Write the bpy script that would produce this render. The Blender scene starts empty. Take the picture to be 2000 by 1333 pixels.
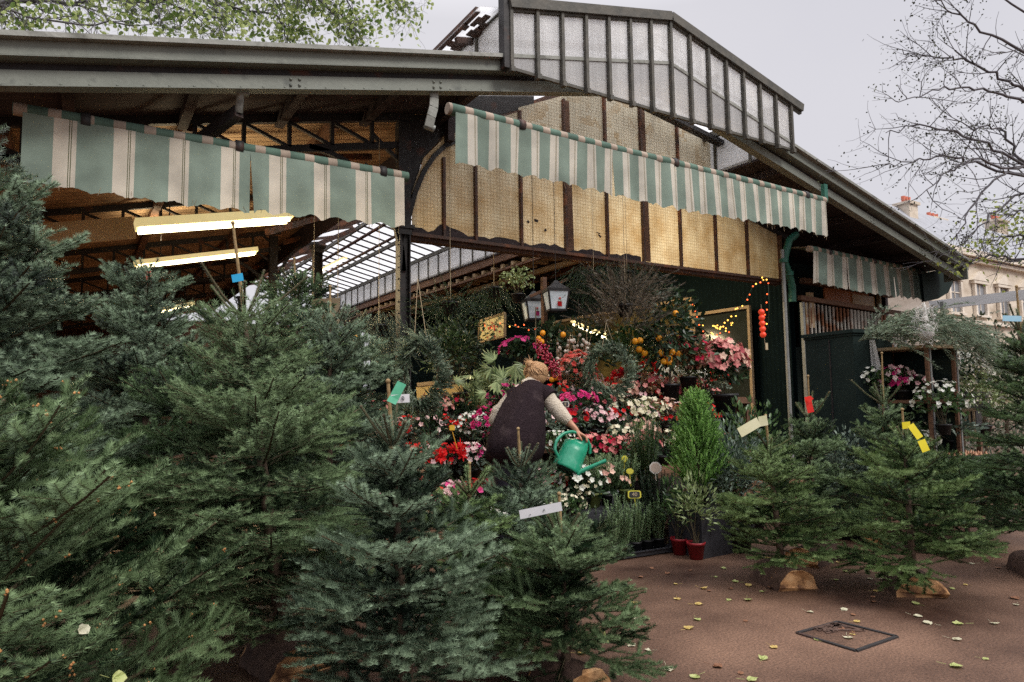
import bpy, math, random
import numpy as np
from mathutils import Vector, Matrix
R_ = math.radians
rng = np.random.default_rng(11)
random.seed(5)
scene = bpy.context.scene
COL = scene.collection

# ------------------------------------------------------------------ camera
F_PX = 1333.0                                   # 24 mm lens on a 36 mm frame
YAW, PITCH, ROLL = R_(32.3), R_(4.83), R_(0.8)
fw = Vector((math.sin(YAW)*math.cos(PITCH), math.cos(YAW)*math.cos(PITCH), math.sin(PITCH)))
rt0 = Vector((math.cos(YAW), -math.sin(YAW), 0))
up0 = rt0.cross(fw)
RT = math.cos(ROLL)*rt0 - math.sin(ROLL)*up0
UP = math.cos(ROLL)*up0 + math.sin(ROLL)*rt0
CAM = Vector((0, 0, 1.2))
cd = bpy.data.cameras.new('camera'); cd.lens = 24; cd.sensor_width = 36; cd.clip_end = 500; cd.clip_start = 0.05
cam = bpy.data.objects.new('camera', cd); COL.objects.link(cam); scene.camera = cam
cam.matrix_world = Matrix(((RT.x, UP.x, -fw.x, CAM.x), (RT.y, UP.y, -fw.y, CAM.y), (RT.z, UP.z, -fw.z, CAM.z), (0, 0, 0, 1)))

def ray(px, py):
    return fw + RT*((px-1000)/F_PX) - UP*((py-666.5)/F_PX)
def at(px, py, d=None, Y=None, X=None, Z=None):
    """where the line of sight through a spot of the photo meets a depth, a plane or the ground"""
    r = ray(px, py)
    if d is None:
        if Y is not None: d = Y/r.y
        elif X is not None: d = X/r.x
        else: d = (Z-CAM.z)/r.z
    return CAM + r*d

# ------------------------------------------------------------------ world, sun
SUN_EL, SUN_AZ = R_(48), R_(160)
w = bpy.data.worlds.new('World'); scene.world = w; w.use_nodes = True
nt = w.node_tree; bg = nt.nodes['Background']
sky = nt.nodes.new('ShaderNodeTexSky'); sky.sky_type = 'NISHITA'; sky.sun_disc = False
sky.sun_elevation = SUN_EL; sky.sun_rotation = SUN_AZ; sky.air_density = 1.0; sky.dust_density = 4
tc = nt.nodes.new('ShaderNodeTexCoord'); nz = nt.nodes.new('ShaderNodeTexNoise')
nz.inputs['Scale'].default_value = 1.6; nz.inputs['Detail'].default_value = 4
nt.links.new(tc.outputs['Generated'], nz.inputs['Vector'])
cr = nt.nodes.new('ShaderNodeValToRGB')
cr.color_ramp.elements[0].position = .25; cr.color_ramp.elements[0].color = (8.3, 8.2, 8.9, 1)
cr.color_ramp.elements[1].position = .75; cr.color_ramp.elements[1].color = (9.6, 9.4, 9.8, 1)
nt.links.new(nz.outputs['Fac'], cr.inputs['Fac'])
mx = nt.nodes.new('ShaderNodeMix'); mx.data_type = 'RGBA'; mx.inputs['Factor'].default_value = .93
nt.links.new(sky.outputs['Color'], mx.inputs[6]); nt.links.new(cr.outputs['Color'], mx.inputs[7])
# an overcast sky is brightest overhead
sz = nt.nodes.new('ShaderNodeSeparateXYZ'); nt.links.new(tc.outputs['Generated'], sz.inputs[0])
mrz = nt.nodes.new('ShaderNodeMapRange'); nt.links.new(sz.outputs[2], mrz.inputs[0]); mrz.inputs[1].default_value = .5; mrz.inputs[2].default_value = .95
mrz.inputs[3].default_value = 1.0; mrz.inputs[4].default_value = 3.4
mz = nt.nodes.new('ShaderNodeVectorMath'); mz.operation = 'SCALE'; nt.links.new(mx.outputs[2], mz.inputs[0]); nt.links.new(mrz.outputs[0], mz.inputs['Scale'])
nt.links.new(mz.outputs[0], bg.inputs['Color']); bg.inputs['Strength'].default_value = 0.058
sl = bpy.data.lights.new('sun', 'SUN'); sl.energy = 1.5; sl.angle = R_(20); sl.color = (1, .96, .9)
so = bpy.data.objects.new('sun', sl); COL.objects.link(so)
# light comes from behind the camera's right shoulder, high
sd = Vector((math.sin(SUN_AZ)*math.cos(SUN_EL), math.cos(SUN_AZ)*math.cos(SUN_EL), math.sin(SUN_EL)))
so.rotation_euler = sd.to_track_quat('Z', 'Y').to_euler()
scene.view_settings.view_transform = 'Standard'; scene.view_settings.look = 'None'
scene.view_settings.exposure = 0.55; scene.view_settings.gamma = 1
scene.render.engine = 'CYCLES'
scene.cycles.use_denoising = False
try:
    scene.cycles.denoiser = 'OPENIMAGEDENOISE'; scene.cycles.denoising_input_passes = 'RGB_ALBEDO_NORMAL'
except Exception: pass
scene.cycles.max_bounces = 7; scene.cycles.diffuse_bounces = 3; scene.cycles.glossy_bounces = 2
scene.cycles.transparent_max_bounces = 8; scene.cycles.transmission_bounces = 4
scene.cycles.caustics_reflective = False; scene.cycles.caustics_refractive = False
scene.cycles.sample_clamp_indirect = 1.2; scene.cycles.sample_clamp_direct = 5

# ------------------------------------------------------------------ mesh helpers
def nrm(a):
    a = np.asarray(a, float); return a/np.maximum(np.linalg.norm(a, axis=-1, keepdims=True), 1e-9)
ORG = {}
class MB:
    """collects shapes, then links them as ONE mesh object"""
    def __init__(s): s.V = []; s.n = 0; s.F = []; s.var = []
    def add(s, V, F, m=0, smooth=False, var=0.5):
        V = np.asarray(V, float).reshape(-1, 3); F = np.asarray(F, np.int64)
        s.V.append(V); s.F.append((F+s.n, m, smooth)); s.n += len(V)
        s.var.append(np.broadcast_to(np.asarray(var, float), (len(V),)).copy()); return s
    def box(s, c, size, m=0, rot=None, var=.5):
        c = np.asarray(c, float); h = np.asarray(size, float)/2
        V = np.array([[x, y, z] for x in (-1, 1) for y in (-1, 1) for z in (-1, 1)])*h
        if rot is not None: V = V @ np.asarray(rot).T
        F = [[0, 1, 3, 2], [4, 6, 7, 5], [0, 4, 5, 1], [2, 3, 7, 6], [0, 2, 6, 4], [1, 5, 7, 3]]
        return s.add(V+c, F, m, False, var)
    def bar(s, p, q, w, h, m=0, up=(0, 0, 1), var=.5):
        p = np.asarray(p, float); q = np.asarray(q, float); d = nrm(q-p)
        sd = np.cross(d, up); sd = nrm(sd) if np.linalg.norm(sd) > 1e-6 else np.array([1., 0, 0])
        u = np.cross(sd, d); L = np.linalg.norm(q-p)
        return s.box((p+q)/2, (L, w, h), m, np.stack([d, sd, u], 1), var)
    def tube(s, pts, rad, n=8, m=0, caps=True, smooth=True, var=.5):
        P = np.asarray(pts, float); k = len(P); rad = np.broadcast_to(np.asarray(rad, float), (k,))
        T = np.gradient(P, axis=0) if k > 2 else np.repeat([P[1]-P[0]], 2, 0)
        T = nrm(T); a = np.array([0, 0, 1.]) if abs(T[0][2]) < .9 else np.array([1., 0, 0])
        u = nrm(np.cross(T[0], a)); V = []
        ang = np.arange(n)*2*np.pi/n
        for i in range(k):
            u = nrm(u - T[i]*np.dot(u, T[i])); v = np.cross(T[i], u)
            V.append(P[i]+rad[i]*(np.cos(ang)[:, None]*u+np.sin(ang)[:, None]*v))
        V = np.concatenate(V); i = np.arange(n); j = (i+1) % n; F = []
        for r in range(k-1): F.append(np.stack([r*n+i, r*n+j, (r+1)*n+j, (r+1)*n+i], 1))
        s.add(V, np.concatenate(F), m, smooth, var)
        if caps:
            for r, p in ((0, P[0]), (k-1, P[-1])):
                ring = V[r*n:(r+1)*n]; c = np.vstack([ring, p[None]])
                f = np.stack([i, j, np.full(n, n)], 1)
                s.add(c, f if r else f[:, ::-1], m, False, var)
        return s
    def lathe(s, prof, c=(0, 0, 0), n=16, m=0, rot=None, smooth=True, var=.5, sq=1.0):
        prof = np.asarray(prof, float); k = len(prof); ang = np.arange(n)*2*np.pi/n
        V = np.stack([prof[:, 0][:, None]*np.cos(ang), sq*prof[:, 0][:, None]*np.sin(ang), np.repeat(prof[:, 1][:, None], n, 1)], -1).reshape(-1, 3)
        if rot is not None: V = V @ np.asarray(rot).T
        i = np.arange(n); j = (i+1) % n
        F = np.concatenate([np.stack([r*n+i, r*n+j, (r+1)*n+j, (r+1)*n+i], 1) for r in range(k-1)])
        return s.add(V+np.asarray(c, float), F, m, smooth, var)
    def loft(s, rings, m=0, smooth=True, var=.5, close=True, cap=True):
        R = np.asarray(rings, float); k, n = R.shape[:2]; i = np.arange(n if close else n-1); j = (i+1) % n
        F = np.concatenate([np.stack([r*n+i, r*n+j, (r+1)*n+j, (r+1)*n+i], 1) for r in range(k-1)])
        s.add(R.reshape(-1, 3), F, m, smooth, var)
        if cap and close:
            for r in (0, k-1):
                c = np.vstack([R[r], R[r].mean(0)[None]]); s.add(c, np.stack([i, j, np.full(n, n)], 1), m, smooth, var)
        return s
    def leaves(s, P, D, S, L, W, m=0, var=.5, bend=0.15, wide=.45):
        """leaf shaped faces: P base, D direction, S sideways, all (n,3)"""
        P = np.asarray(P, float); n = len(P)
        if n == 0: return s
        D = nrm(D); S = nrm(S - D*np.sum(S*D, 1, keepdims=True)); N = np.cross(S, D)
        L = np.broadcast_to(np.asarray(L, float), (n,))[:, None]; W = np.broadcast_to(np.asarray(W, float), (n,))[:, None]
        a = P; b = P+D*L*wide*.55+S*W*.42+N*L*bend*.4; b2 = P+D*L*wide*1.5+S*W*.36+N*L*bend*.3; t = P+D*L-N*L*bend*.5
        c = P+D*L*wide*.55-S*W*.42+N*L*bend*.4; c2 = P+D*L*wide*1.5-S*W*.36+N*L*bend*.3
        mid = P+D*L*wide-N*L*bend*.1
        V = np.stack([a, b, b2, t, c2, c, mid], 1).reshape(-1, 3); o = np.arange(n)[:, None]*7
        F = np.concatenate([o+[0, 1, 2, 6], o+[6, 2, 3, 4], o+[0, 6, 4, 5]])
        var = np.repeat(np.broadcast_to(np.asarray(var, float), (n,)), 7)
        return s.add(V, F, m, False, var)
    def cards(s, P, D, S, L, W, m=0, var=.5):
        """small diamond faces"""
        P = np.asarray(P, float); n = len(P)
        if n == 0: return s
        D = nrm(D); S = nrm(S - D*np.sum(S*D, 1, keepdims=True))
        L = np.broadcast_to(np.asarray(L, float), (n,))[:, None]; W = np.broadcast_to(np.asarray(W, float), (n,))[:, None]
        V = np.stack([P, P+D*L*.45+S*W*.5, P+D*L, P+D*L*.45-S*W*.5], 1).reshape(-1, 3)
        return s.add(V, np.arange(n)[:, None]*4+[0, 1, 2, 3], m, False, np.repeat(np.broadcast_to(np.asarray(var, float), (n,)), 4))
    def ball(s, c, r, m=0, nu=10, nv=7, sc=(1, 1, 1), var=.5):
        th = np.linspace(0.02, np.pi-.02, nv)
        return s.lathe(np.stack([np.sin(th)*r, -np.cos(th)*r], 1)*[1, sc[2]], c, nu, m, None, True, var, sc[1])
    def build(s, name, mats, parent=None, org=None):
        if org is None: org = ORG.get(parent.name, (0, 0, 0)) if parent else (0, 0, 0)
        V = np.concatenate(s.V) - np.asarray(org, float)
        me = bpy.data.meshes.new(name); tot = sum(f.size for f, _, _ in s.F); nf = sum(len(f) for f, _, _ in s.F)
        me.vertices.add(len(V)); me.vertices.foreach_set('co', V.astype(np.float32).ravel())
        me.loops.add(tot); me.loops.foreach_set('vertex_index', np.concatenate([f.ravel() for f, _, _ in s.F]).astype(np.int32))
        cnt = np.concatenate([np.full(len(f), f.shape[1]) for f, _, _ in s.F]); st = np.concatenate([[0], np.cumsum(cnt)[:-1]])
        me.polygons.add(nf); me.polygons.foreach_set('loop_start', st.astype(np.int32)); me.polygons.foreach_set('loop_total', cnt.astype(np.int32))
        me.polygons.foreach_set('material_index', np.concatenate([np.full(len(f), m) for f, m, _ in s.F]).astype(np.int32))
        me.polygons.foreach_set('use_smooth', np.concatenate([np.full(len(f), sm) for f, _, sm in s.F]).astype(bool))
        me.update(calc_edges=True)
        a = me.attributes.new('var', 'FLOAT', 'POINT'); a.data.foreach_set('value', np.concatenate(s.var).astype(np.float32))
        for mt in (mats if isinstance(mats, (list, tuple)) else [mats]): me.materials.append(mt)
        ob = bpy.data.objects.new(name, me); COL.objects.link(ob); ORG[ob.name] = tuple(org)
        if parent: ob.parent = parent
        else: ob.location = org
        return ob
def tag(o, label, cat=None, group=None, kind=None):
    if label: o['label'] = label
    if cat: o['category'] = cat
    if group: o['group'] = group
    if kind: o['kind'] = kind
    return o
def thing(name, label, cat, loc=(0, 0, 0), group=None):
    o = bpy.data.objects.new(name, None); COL.objects.link(o); o.location = loc; o.empty_display_size = .1
    ORG[o.name] = tuple(loc); return tag(o, label, cat, group)
def dup(o, parent=None):
    c = o.copy(); COL.objects.link(c); ORG[c.name] = ORG.get(o.name, (0, 0, 0))
    if parent: c.parent = parent
    for ch in list(o.children): dup(ch, c)
    return c

# ------------------------------------------------------------------ materials
def mat(name, c1, c2=None, scale=8, rough=.7, bump=0, bscale=None, metal=0, spec=.4, trans=0, var=0, detail=6,
        stretch=(1, 1, 1), emit=0, thresh=None, coat=0, c3=None, s3=1.5, f3=.6):
    """noise between two colours, per-part 'var' attribute shifts it, optional translucency"""
    m = bpy.data.materials.new(name); m.use_nodes = True; nt = m.node_tree; N = nt.nodes; L = nt.links
    b = N['Principled BSDF']; b.inputs['Roughness'].default_value = rough; b.inputs['Metallic'].default_value = metal
    b.inputs['Specular IOR Level'].default_value = spec; b.inputs['Coat Weight'].default_value = coat
    c2 = c2 or c1
    tc = N.new('ShaderNodeTexCoord'); mp = N.new('ShaderNodeMapping'); mp.inputs['Scale'].default_value = stretch
    L.new(tc.outputs['Object'], mp.inputs['Vector'])
    nz = N.new('ShaderNodeTexNoise'); nz.inputs['Scale'].default_value = scale; nz.inputs['Detail'].default_value = detail
    nz.inputs['Roughness'].default_value = .62
    L.new(mp.outputs['Vector'], nz.inputs['Vector'])
    rp = N.new('ShaderNodeValToRGB'); lo, hi = thresh or (.32, .68)
    rp.color_ramp.elements[0].position = lo; rp.color_ramp.elements[1].position = hi
    rp.color_ramp.elements[0].color = (*c1, 1); rp.color_ramp.elements[1].color = (*c2, 1)
    fac = nz.outputs['Fac']
    if var:
        at_ = N.new('ShaderNodeAttribute'); at_.attribute_name = 'var'
        m1 = N.new('ShaderNodeMath'); m1.operation = 'SUBTRACT'; L.new(at_.outputs['Fac'], m1.inputs[0]); m1.inputs[1].default_value = .5
        m2 = N.new('ShaderNodeMath'); m2.operation = 'MULTIPLY_ADD'; L.new(m1.outputs[0], m2.inputs[0]); m2.inputs[1].default_value = var
        L.new(fac, m2.inputs[2]); fac = m2.outputs[0]
    L.new(fac, rp.inputs['Fac']); col = rp.outputs['Color']
    if c3:
        n3 = N.new('ShaderNodeTexNoise'); n3.inputs['Scale'].default_value = s3; n3.inputs['Detail'].default_value = 5
        L.new(tc.outputs['Object'], n3.inputs['Vector'])
        r3 = N.new('ShaderNodeValToRGB'); r3.color_ramp.elements[0].position = f3-.06; r3.color_ramp.elements[1].position = f3+.06
        L.new(n3.outputs['Fac'], r3.inputs['Fac'])
        mx = N.new('ShaderNodeMix'); mx.data_type = 'RGBA'; L.new(r3.outputs['Color'], mx.inputs['Factor'])
        L.new(col, mx.inputs[6]); mx.inputs[7].default_value = (*c3, 1); col = mx.outputs[2]
    L.new(col, b.inputs['Base Color'])
    if bump:
        bn = N.new('ShaderNodeTexNoise'); bn.inputs['Scale'].default_value = bscale or scale*3; bn.inputs['Detail'].default_value = 5
        L.new(mp.outputs['Vector'], bn.inputs['Vector'])
        bp = N.new('ShaderNodeBump'); bp.inputs['Strength'].default_value = bump; bp.inputs['Distance'].default_value = .02
        L.new(bn.outputs['Fac'], bp.inputs['Height']); L.new(bp.outputs['Normal'], b.inputs['Normal'])
    if trans:
        tl = N.new('ShaderNodeBsdfTranslucent'); L.new(col, tl.inputs['Color'])
        ms = N.new('ShaderNodeMixShader'); ms.inputs['Fac'].default_value = trans
        L.new(b.outputs[0], ms.inputs[1]); L.new(tl.outputs[0], ms.inputs[2]); L.new(ms.outputs[0], N['Material Output'].inputs['Surface'])
    if emit:
        L.new(col, b.inputs['Emission Color']); b.inputs['Emission Strength'].default_value = emit
    return m

def striped(name, ca, cb, period, duty, axis=0, rough=.8, line=None, trans=0, dirt=.25, noise=3., off=0.):
    """stripes along one object axis, with thin lines in the light band, plus dirt"""
    m = bpy.data.materials.new(name); m.use_nodes = True; nt = m.node_tree; N = nt.nodes; L = nt.links
    b = N['Principled BSDF']; b.inputs['Roughness'].default_value = rough; b.inputs['Specular IOR Level'].default_value = .2
    tc = N.new('ShaderNodeTexCoord'); sx = N.new('ShaderNodeSeparateXYZ'); L.new(tc.outputs['Object'], sx.inputs[0])
    a = N.new('ShaderNodeMath'); a.operation = 'MULTIPLY_ADD'; L.new(sx.outputs[axis], a.inputs[0]); a.inputs[1].default_value = 1/period; a.inputs[2].default_value = off
    f = N.new('ShaderNodeMath'); f.operation = 'FRACT'; L.new(a.outputs[0], f.inputs[0])
    r = N.new('ShaderNodeValToRGB'); r.color_ramp.interpolation = 'CONSTANT'; e = r.color_ramp.elements
    e[0].position = 0; e[0].color = (*ca, 1); e[1].position = duty; e[1].color = (*cb, 1)
    if line:
        w = 1-duty
        for p, c in ((duty+w*.66, line), (duty+w*.70, cb), (duty+w*.75, line), (duty+w*.79, cb)):
            q = e.new(p); q.color = (*c, 1)
    L.new(f.outputs[0], r.inputs['Fac'])
    n = N.new('ShaderNodeTexNoise'); n.inputs['Scale'].default_value = noise; n.inputs['Detail'].default_value = 7; L.new(tc.outputs['Object'], n.inputs['Vector'])
    mr = N.new('ShaderNodeMapRange'); L.new(n.outputs['Fac'], mr.inputs[0]); mr.inputs[1].default_value = .3; mr.inputs[2].default_value = .7
    mr.inputs[3].default_value = 1-dirt; mr.inputs[4].default_value = 1.05
    mx = N.new('ShaderNodeMix'); mx.data_type = 'RGBA'; mx.blend_type = 'MULTIPLY'; mx.inputs['Factor'].default_value = 1
    L.new(r.outputs['Color'], mx.inputs[6]); L.new(mr.outputs[0], mx.inputs[7]); L.new(mx.outputs[2], b.inputs['Base Color'])
    if trans:
        tl = N.new('ShaderNodeBsdfTranslucent'); L.new(mx.outputs[2], tl.inputs['Color'])
        ms = N.new('ShaderNodeMixShader'); ms.inputs['Fac'].default_value = trans
        L.new(b.outputs[0], ms.inputs[1]); L.new(tl.outputs[0], ms.inputs[2]); L.new(ms.outputs[0], N['Material Output'].inputs['Surface'])
    return m

def wired(name, ca, cb, wire, pitch=.028, see=.0, tl=.5, patch=None, rough=.5, grad=None, zlim=3.55, streak=.88):
    """wired glass: square mesh of wires inside a dirty translucent sheet; peeling film in patches above zlim"""
    m = bpy.data.materials.new(name); m.use_nodes = True; nt = m.node_tree; N = nt.nodes; L = nt.links
    b = N['Principled BSDF']; b.inputs['Roughness'].default_value = rough
    tc = N.new('ShaderNodeTexCoord'); sx = N.new('ShaderNodeSeparateXYZ'); L.new(tc.outputs['Object'], sx.inputs[0])
    nz = N.new('ShaderNodeTexNoise'); nz.inputs['Scale'].default_value = 2.2; nz.inputs['Detail'].default_value = 8; nz.inputs['Roughness'].default_value = .65
    L.new(tc.outputs['Object'], nz.inputs['Vector'])
    r = N.new('ShaderNodeValToRGB'); r.color_ramp.elements[0].position = .38; r.color_ramp.elements[1].position = .62
    r.color_ramp.elements[0].color = (*ca, 1); r.color_ramp.elements[1].color = (*cb, 1); L.new(nz.outputs['Fac'], r.inputs['Fac'])
    col = r.outputs['Color']
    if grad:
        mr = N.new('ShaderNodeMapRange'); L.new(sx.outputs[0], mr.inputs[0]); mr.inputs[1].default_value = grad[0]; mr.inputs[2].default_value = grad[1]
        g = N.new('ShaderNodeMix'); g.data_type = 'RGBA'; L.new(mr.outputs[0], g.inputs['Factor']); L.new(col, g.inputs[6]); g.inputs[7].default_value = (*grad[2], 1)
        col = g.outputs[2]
    if patch:
        vr = N.new('ShaderNodeTexNoise'); vr.inputs['Scale'].default_value = 4; vr.inputs['Detail'].default_value = 3
        sn = N.new('ShaderNodeVectorMath'); sn.operation = 'SNAP'; sn.inputs[1].default_value = (pitch, pitch, pitch)
        L.new(tc.outputs['Object'], sn.inputs[0]); L.new(sn.outputs[0], vr.inputs['Vector'])
        zz = N.new('ShaderNodeMapRange'); L.new(sx.outputs[2], zz.inputs[0]); zz.inputs[1].default_value = zlim-.25; zz.inputs[2].default_value = zlim+.1
        zz.inputs[3].default_value = -.5; zz.inputs[4].default_value = 0.04
        ad = N.new('ShaderNodeMath'); ad.operation = 'ADD'; L.new(vr.outputs['Fac'], ad.inputs[0]); L.new(zz.outputs[0], ad.inputs[1])
        gt = N.new('ShaderNodeMath'); gt.operation = 'GREATER_THAN'; L.new(ad.outputs[0], gt.inputs[0]); gt.inputs[1].default_value = .50
        g = N.new('ShaderNodeMix'); g.data_type = 'RGBA'; L.new(gt.outputs[0], g.inputs['Factor']); L.new(col, g.inputs[6]); g.inputs[7].default_value = (*patch, 1)
        col = g.outputs[2]
    ws = []
    for ax in (0, 2):
        q = N.new('ShaderNodeMath'); q.operation = 'MULTIPLY'; L.new(sx.outputs[ax], q.inputs[0]); q.inputs[1].default_value = 1/pitch
        f = N.new('ShaderNodeMath'); f.operation = 'FRACT'; L.new(q.outputs[0], f.inputs[0])
        l = N.new('ShaderNodeMath'); l.operation = 'LESS_THAN'; L.new(f.outputs[0], l.inputs[0]); l.inputs[1].default_value = .2; ws.append(l)
    mxm = N.new('ShaderNodeMath'); mxm.operation = 'MAXIMUM'; L.new(ws[0].outputs[0], mxm.inputs[0]); L.new(ws[1].outputs[0], mxm.inputs[1])
    g = N.new('ShaderNodeMix'); g.data_type = 'RGBA'
    hf = N.new('ShaderNodeMath'); hf.operation = 'MULTIPLY'; L.new(mxm.outputs[0], hf.inputs[0]); hf.inputs[1].default_value = .45
    L.new(hf.outputs[0], g.inputs['Factor']); L.new(col, g.inputs[6]); g.inputs[7].default_value = (*wire, 1); col = g.outputs[2]
    # vertical rain streaks, and each pane its own grime
    mp = N.new('ShaderNodeMapping'); mp.inputs['Scale'].default_value = (7, 7, .7); L.new(tc.outputs['Object'], mp.inputs[0]); sn2 = N.new('ShaderNodeTexNoise'); sn2.inputs['Scale'].default_value = 1.5; sn2.inputs['Detail'].default_value = 6; L.new(mp.outputs[0], sn2.inputs['Vector'])
    oi = N.new('ShaderNodeObjectInfo'); r1 = N.new('ShaderNodeMapRange'); L.new(sn2.outputs['Fac'], r1.inputs[0]); r1.inputs[1].default_value = .35; r1.inputs[2].default_value = .6; r1.inputs[3].default_value = streak; r1.inputs[4].default_value = 1.0
    r2 = N.new('ShaderNodeMapRange'); L.new(oi.outputs['Random'], r2.inputs[0]); r2.inputs[3].default_value = .84; r2.inputs[4].default_value = 1.04
    pm = N.new('ShaderNodeMath'); pm.operation = 'MULTIPLY'; L.new(r1.outputs[0], pm.inputs[0]); L.new(r2.outputs[0], pm.inputs[1]); gm = N.new('ShaderNodeMix'); gm.data_type = 'RGBA'; gm.blend_type = 'MULTIPLY'; gm.inputs['Factor'].default_value = 1; L.new(col, gm.inputs[6]); L.new(pm.outputs[0], gm.inputs[7]); col = gm.outputs[2]
    L.new(col, b.inputs['Base Color'])
    t = N.new('ShaderNodeBsdfTranslucent'); L.new(col, t.inputs['Color']); ms = N.new('ShaderNodeMixShader'); ms.inputs['Fac'].default_value = tl
    L.new(b.outputs[0], ms.inputs[1]); L.new(t.outputs[0], ms.inputs[2]); out = ms
    if see:
        tp = N.new('ShaderNodeBsdfTransparent'); m3 = N.new('ShaderNodeMixShader'); m3.inputs['Fac'].default_value = see
        L.new(ms.outputs[0], m3.inputs[1]); L.new(tp.outputs[0], m3.inputs[2]); out = m3
    L.new(out.outputs[0], N['Material Output'].inputs['Surface']); return m

M = dict(
 paint=mat('grey_green_paint', (.16, .175, .15), (.22, .235, .2), 3, .55, .12, 40, c3=(.11, .12, .105), s3=6, f3=.66),
 paintlt=mat('weathered_cap', (.24, .25, .22), (.34, .34, .31), 5, .7, .2, 30, c3=(.14, .14, .12), s3=7, f3=.62),
 dark=mat('dark_iron', (.018, .017, .017), (.035, .03, .03), 6, .6, .2, c3=(.09, .035, .02), s3=5, f3=.66),
 iron=mat('rusty_iron', (.05, .035, .03), (.11, .05, .03), 7, .65, .3, c3=(.2, .075, .035), s3=4, f3=.6),
 frame=mat('lantern_frame_iron', (.05, .05, .042), (.11, .1, .08), 9, .6, .2),
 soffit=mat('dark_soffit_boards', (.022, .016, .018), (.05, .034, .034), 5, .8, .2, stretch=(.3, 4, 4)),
 plank=mat('brown_roof_boards', (.10, .045, .02), (.26, .13, .06), 5, .75, .25, stretch=(.35, 5, 5)),
 wood=mat('pale_old_wood', (.26, .18, .1), (.42, .32, .2), 6, .75, .3, stretch=(1, 6, 6)),
 wooddk=mat('brown_wood', (.09, .045, .025), (.18, .09, .05), 6, .7, .3, stretch=(1, 1, 4)),
 cream=mat('cream_board', (.42, .33, .2), (.55, .45, .3), 4, .7, .1),
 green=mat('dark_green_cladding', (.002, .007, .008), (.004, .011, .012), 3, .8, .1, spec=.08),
 pipe=mat('green_pipe', (.02, .12, .085), (.04, .17, .12), 8, .4, .1),
 cabinet=mat('dark_cabinet', (.012, .021, .019), (.019, .031, .028), 3, .7, spec=.12),
 zinc=mat('zinc_sheet', (.2, .21, .2), (.3, .31, .3), 4, .5, .15, metal=.3),
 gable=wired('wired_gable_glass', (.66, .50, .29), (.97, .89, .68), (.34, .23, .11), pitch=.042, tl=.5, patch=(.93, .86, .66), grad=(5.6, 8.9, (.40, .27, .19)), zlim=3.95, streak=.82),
 lant=wired('wired_lantern_glass', (.88, .88, .88), (.95, .95, .94), (.78, .78, .78), pitch=.042, see=.24, tl=.5, rough=.3),
 skyl=wired('skylight_glass', (.8, .8, .8), (.9, .9, .9), (.7, .7, .7), pitch=.03, see=.55, tl=.9, rough=.3),
 awn=striped('striped_awning_cloth', (.31, .40, .335), (.80, .74, .62), .368, .62, 0, line=(.16, .17, .09), trans=.25, dirt=.42),
 awnb=striped('pale_striped_awning_cloth', (.285, .37, .31), (.76, .72, .62), .215, .56, 0, line=(.25, .22, .12), trans=.25, dirt=.38),
 awnc=striped('faded_striped_cloth', (.26, .35, .295), (.72, .68, .58), .37, .62, 0, line=(.25, .22, .12), trans=.25, dirt=.4),
 awnr=striped('rolled_striped_cloth', (.11, .18, .14), (.42, .34, .27), .2, .6, 0, dirt=.35, noise=6),
 tube=mat('lit_tube', (1, .86, .52), rough=.4, emit=5.),
 lampcase=mat('yellowed_lamp_case', (.8, .64, .28), (.9, .76, .38), 3, .4, emit=.42),
)
M['awnr2'] = M['awnr']

# ------------------------------------------------------------------ ground
def asphalt():
    m = bpy.data.materials.new('damp_brown_asphalt'); m.use_nodes = True; nt = m.node_tree; N = nt.nodes; L = nt.links
    b = N['Principled BSDF']; tc = N.new('ShaderNodeTexCoord')
    def noise(s, d=6, r=.6):
        n = N.new('ShaderNodeTexNoise'); n.inputs['Scale'].default_value = s; n.inputs['Detail'].default_value = d; n.inputs['Roughness'].default_value = r
        L.new(tc.outputs['Object'], n.inputs['Vector']); return n
    big, fine, mid = noise(.7, 5), noise(85, 3, .8), noise(9, 5)
    r1 = N.new('ShaderNodeValToRGB'); r1.color_ramp.elements[0].color = (.030, .014, .009, 1); r1.color_ramp.elements[1].color = (.155, .093, .062, 1)
    r1.color_ramp.elements[0].position = .35; r1.color_ramp.elements[1].position = .65; L.new(big.outputs['Fac'], r1.inputs['Fac'])
    r2 = N.new('ShaderNodeValToRGB'); e = r2.color_ramp.elements; e[0].position = .3; e[0].color = (.35, .32, .3, 1); e[1].position = .72; e[1].color = (2.1, 2.0, 1.95, 1)
    L.new(fine.outputs['Fac'], r2.inputs['Fac'])
    mx = N.new('ShaderNodeMix'); mx.data_type = 'RGBA'; mx.blend_type = 'MULTIPLY'; mx.inputs['Factor'].default_value = .85
    L.new(r1.outputs['Color'], mx.inputs[6]); L.new(r2.outputs['Color'], mx.inputs[7]); L.new(mx.outputs[2], b.inputs['Base Color'])
    rr = N.new('ShaderNodeMapRange'); L.new(big.outputs['Fac'], rr.inputs[0]); rr.inputs[1].default_value = .3; rr.inputs[2].default_value = .7
    rr.inputs[3].default_value = .45; rr.inputs[4].default_value = .72; b.inputs['Specular IOR Level'].default_value = .32; L.new(rr.outputs[0], b.inputs['Roughness'])
    ad = N.new('ShaderNodeMath'); ad.operation = 'MULTIPLY_ADD'; L.new(mid.outputs['Fac'], ad.inputs[0]); ad.inputs[1].default_value = .8; L.new(fine.outputs['Fac'], ad.inputs[2])
    bp = N.new('ShaderNodeBump'); bp.inputs['Strength'].default_value = .55; bp.inputs['Distance'].default_value = .006
    L.new(ad.outputs[0], bp.inputs['Height']); L.new(bp.outputs['Normal'], b.inputs['Normal']); return m
g = MB(); g.add([[-200, -200, 0], [200, -200, 0], [200, 200, 0], [-200, 200, 0]], [[0, 1, 2, 3]])
tag(g.build('ground', asphalt()), None, kind='structure')
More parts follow.
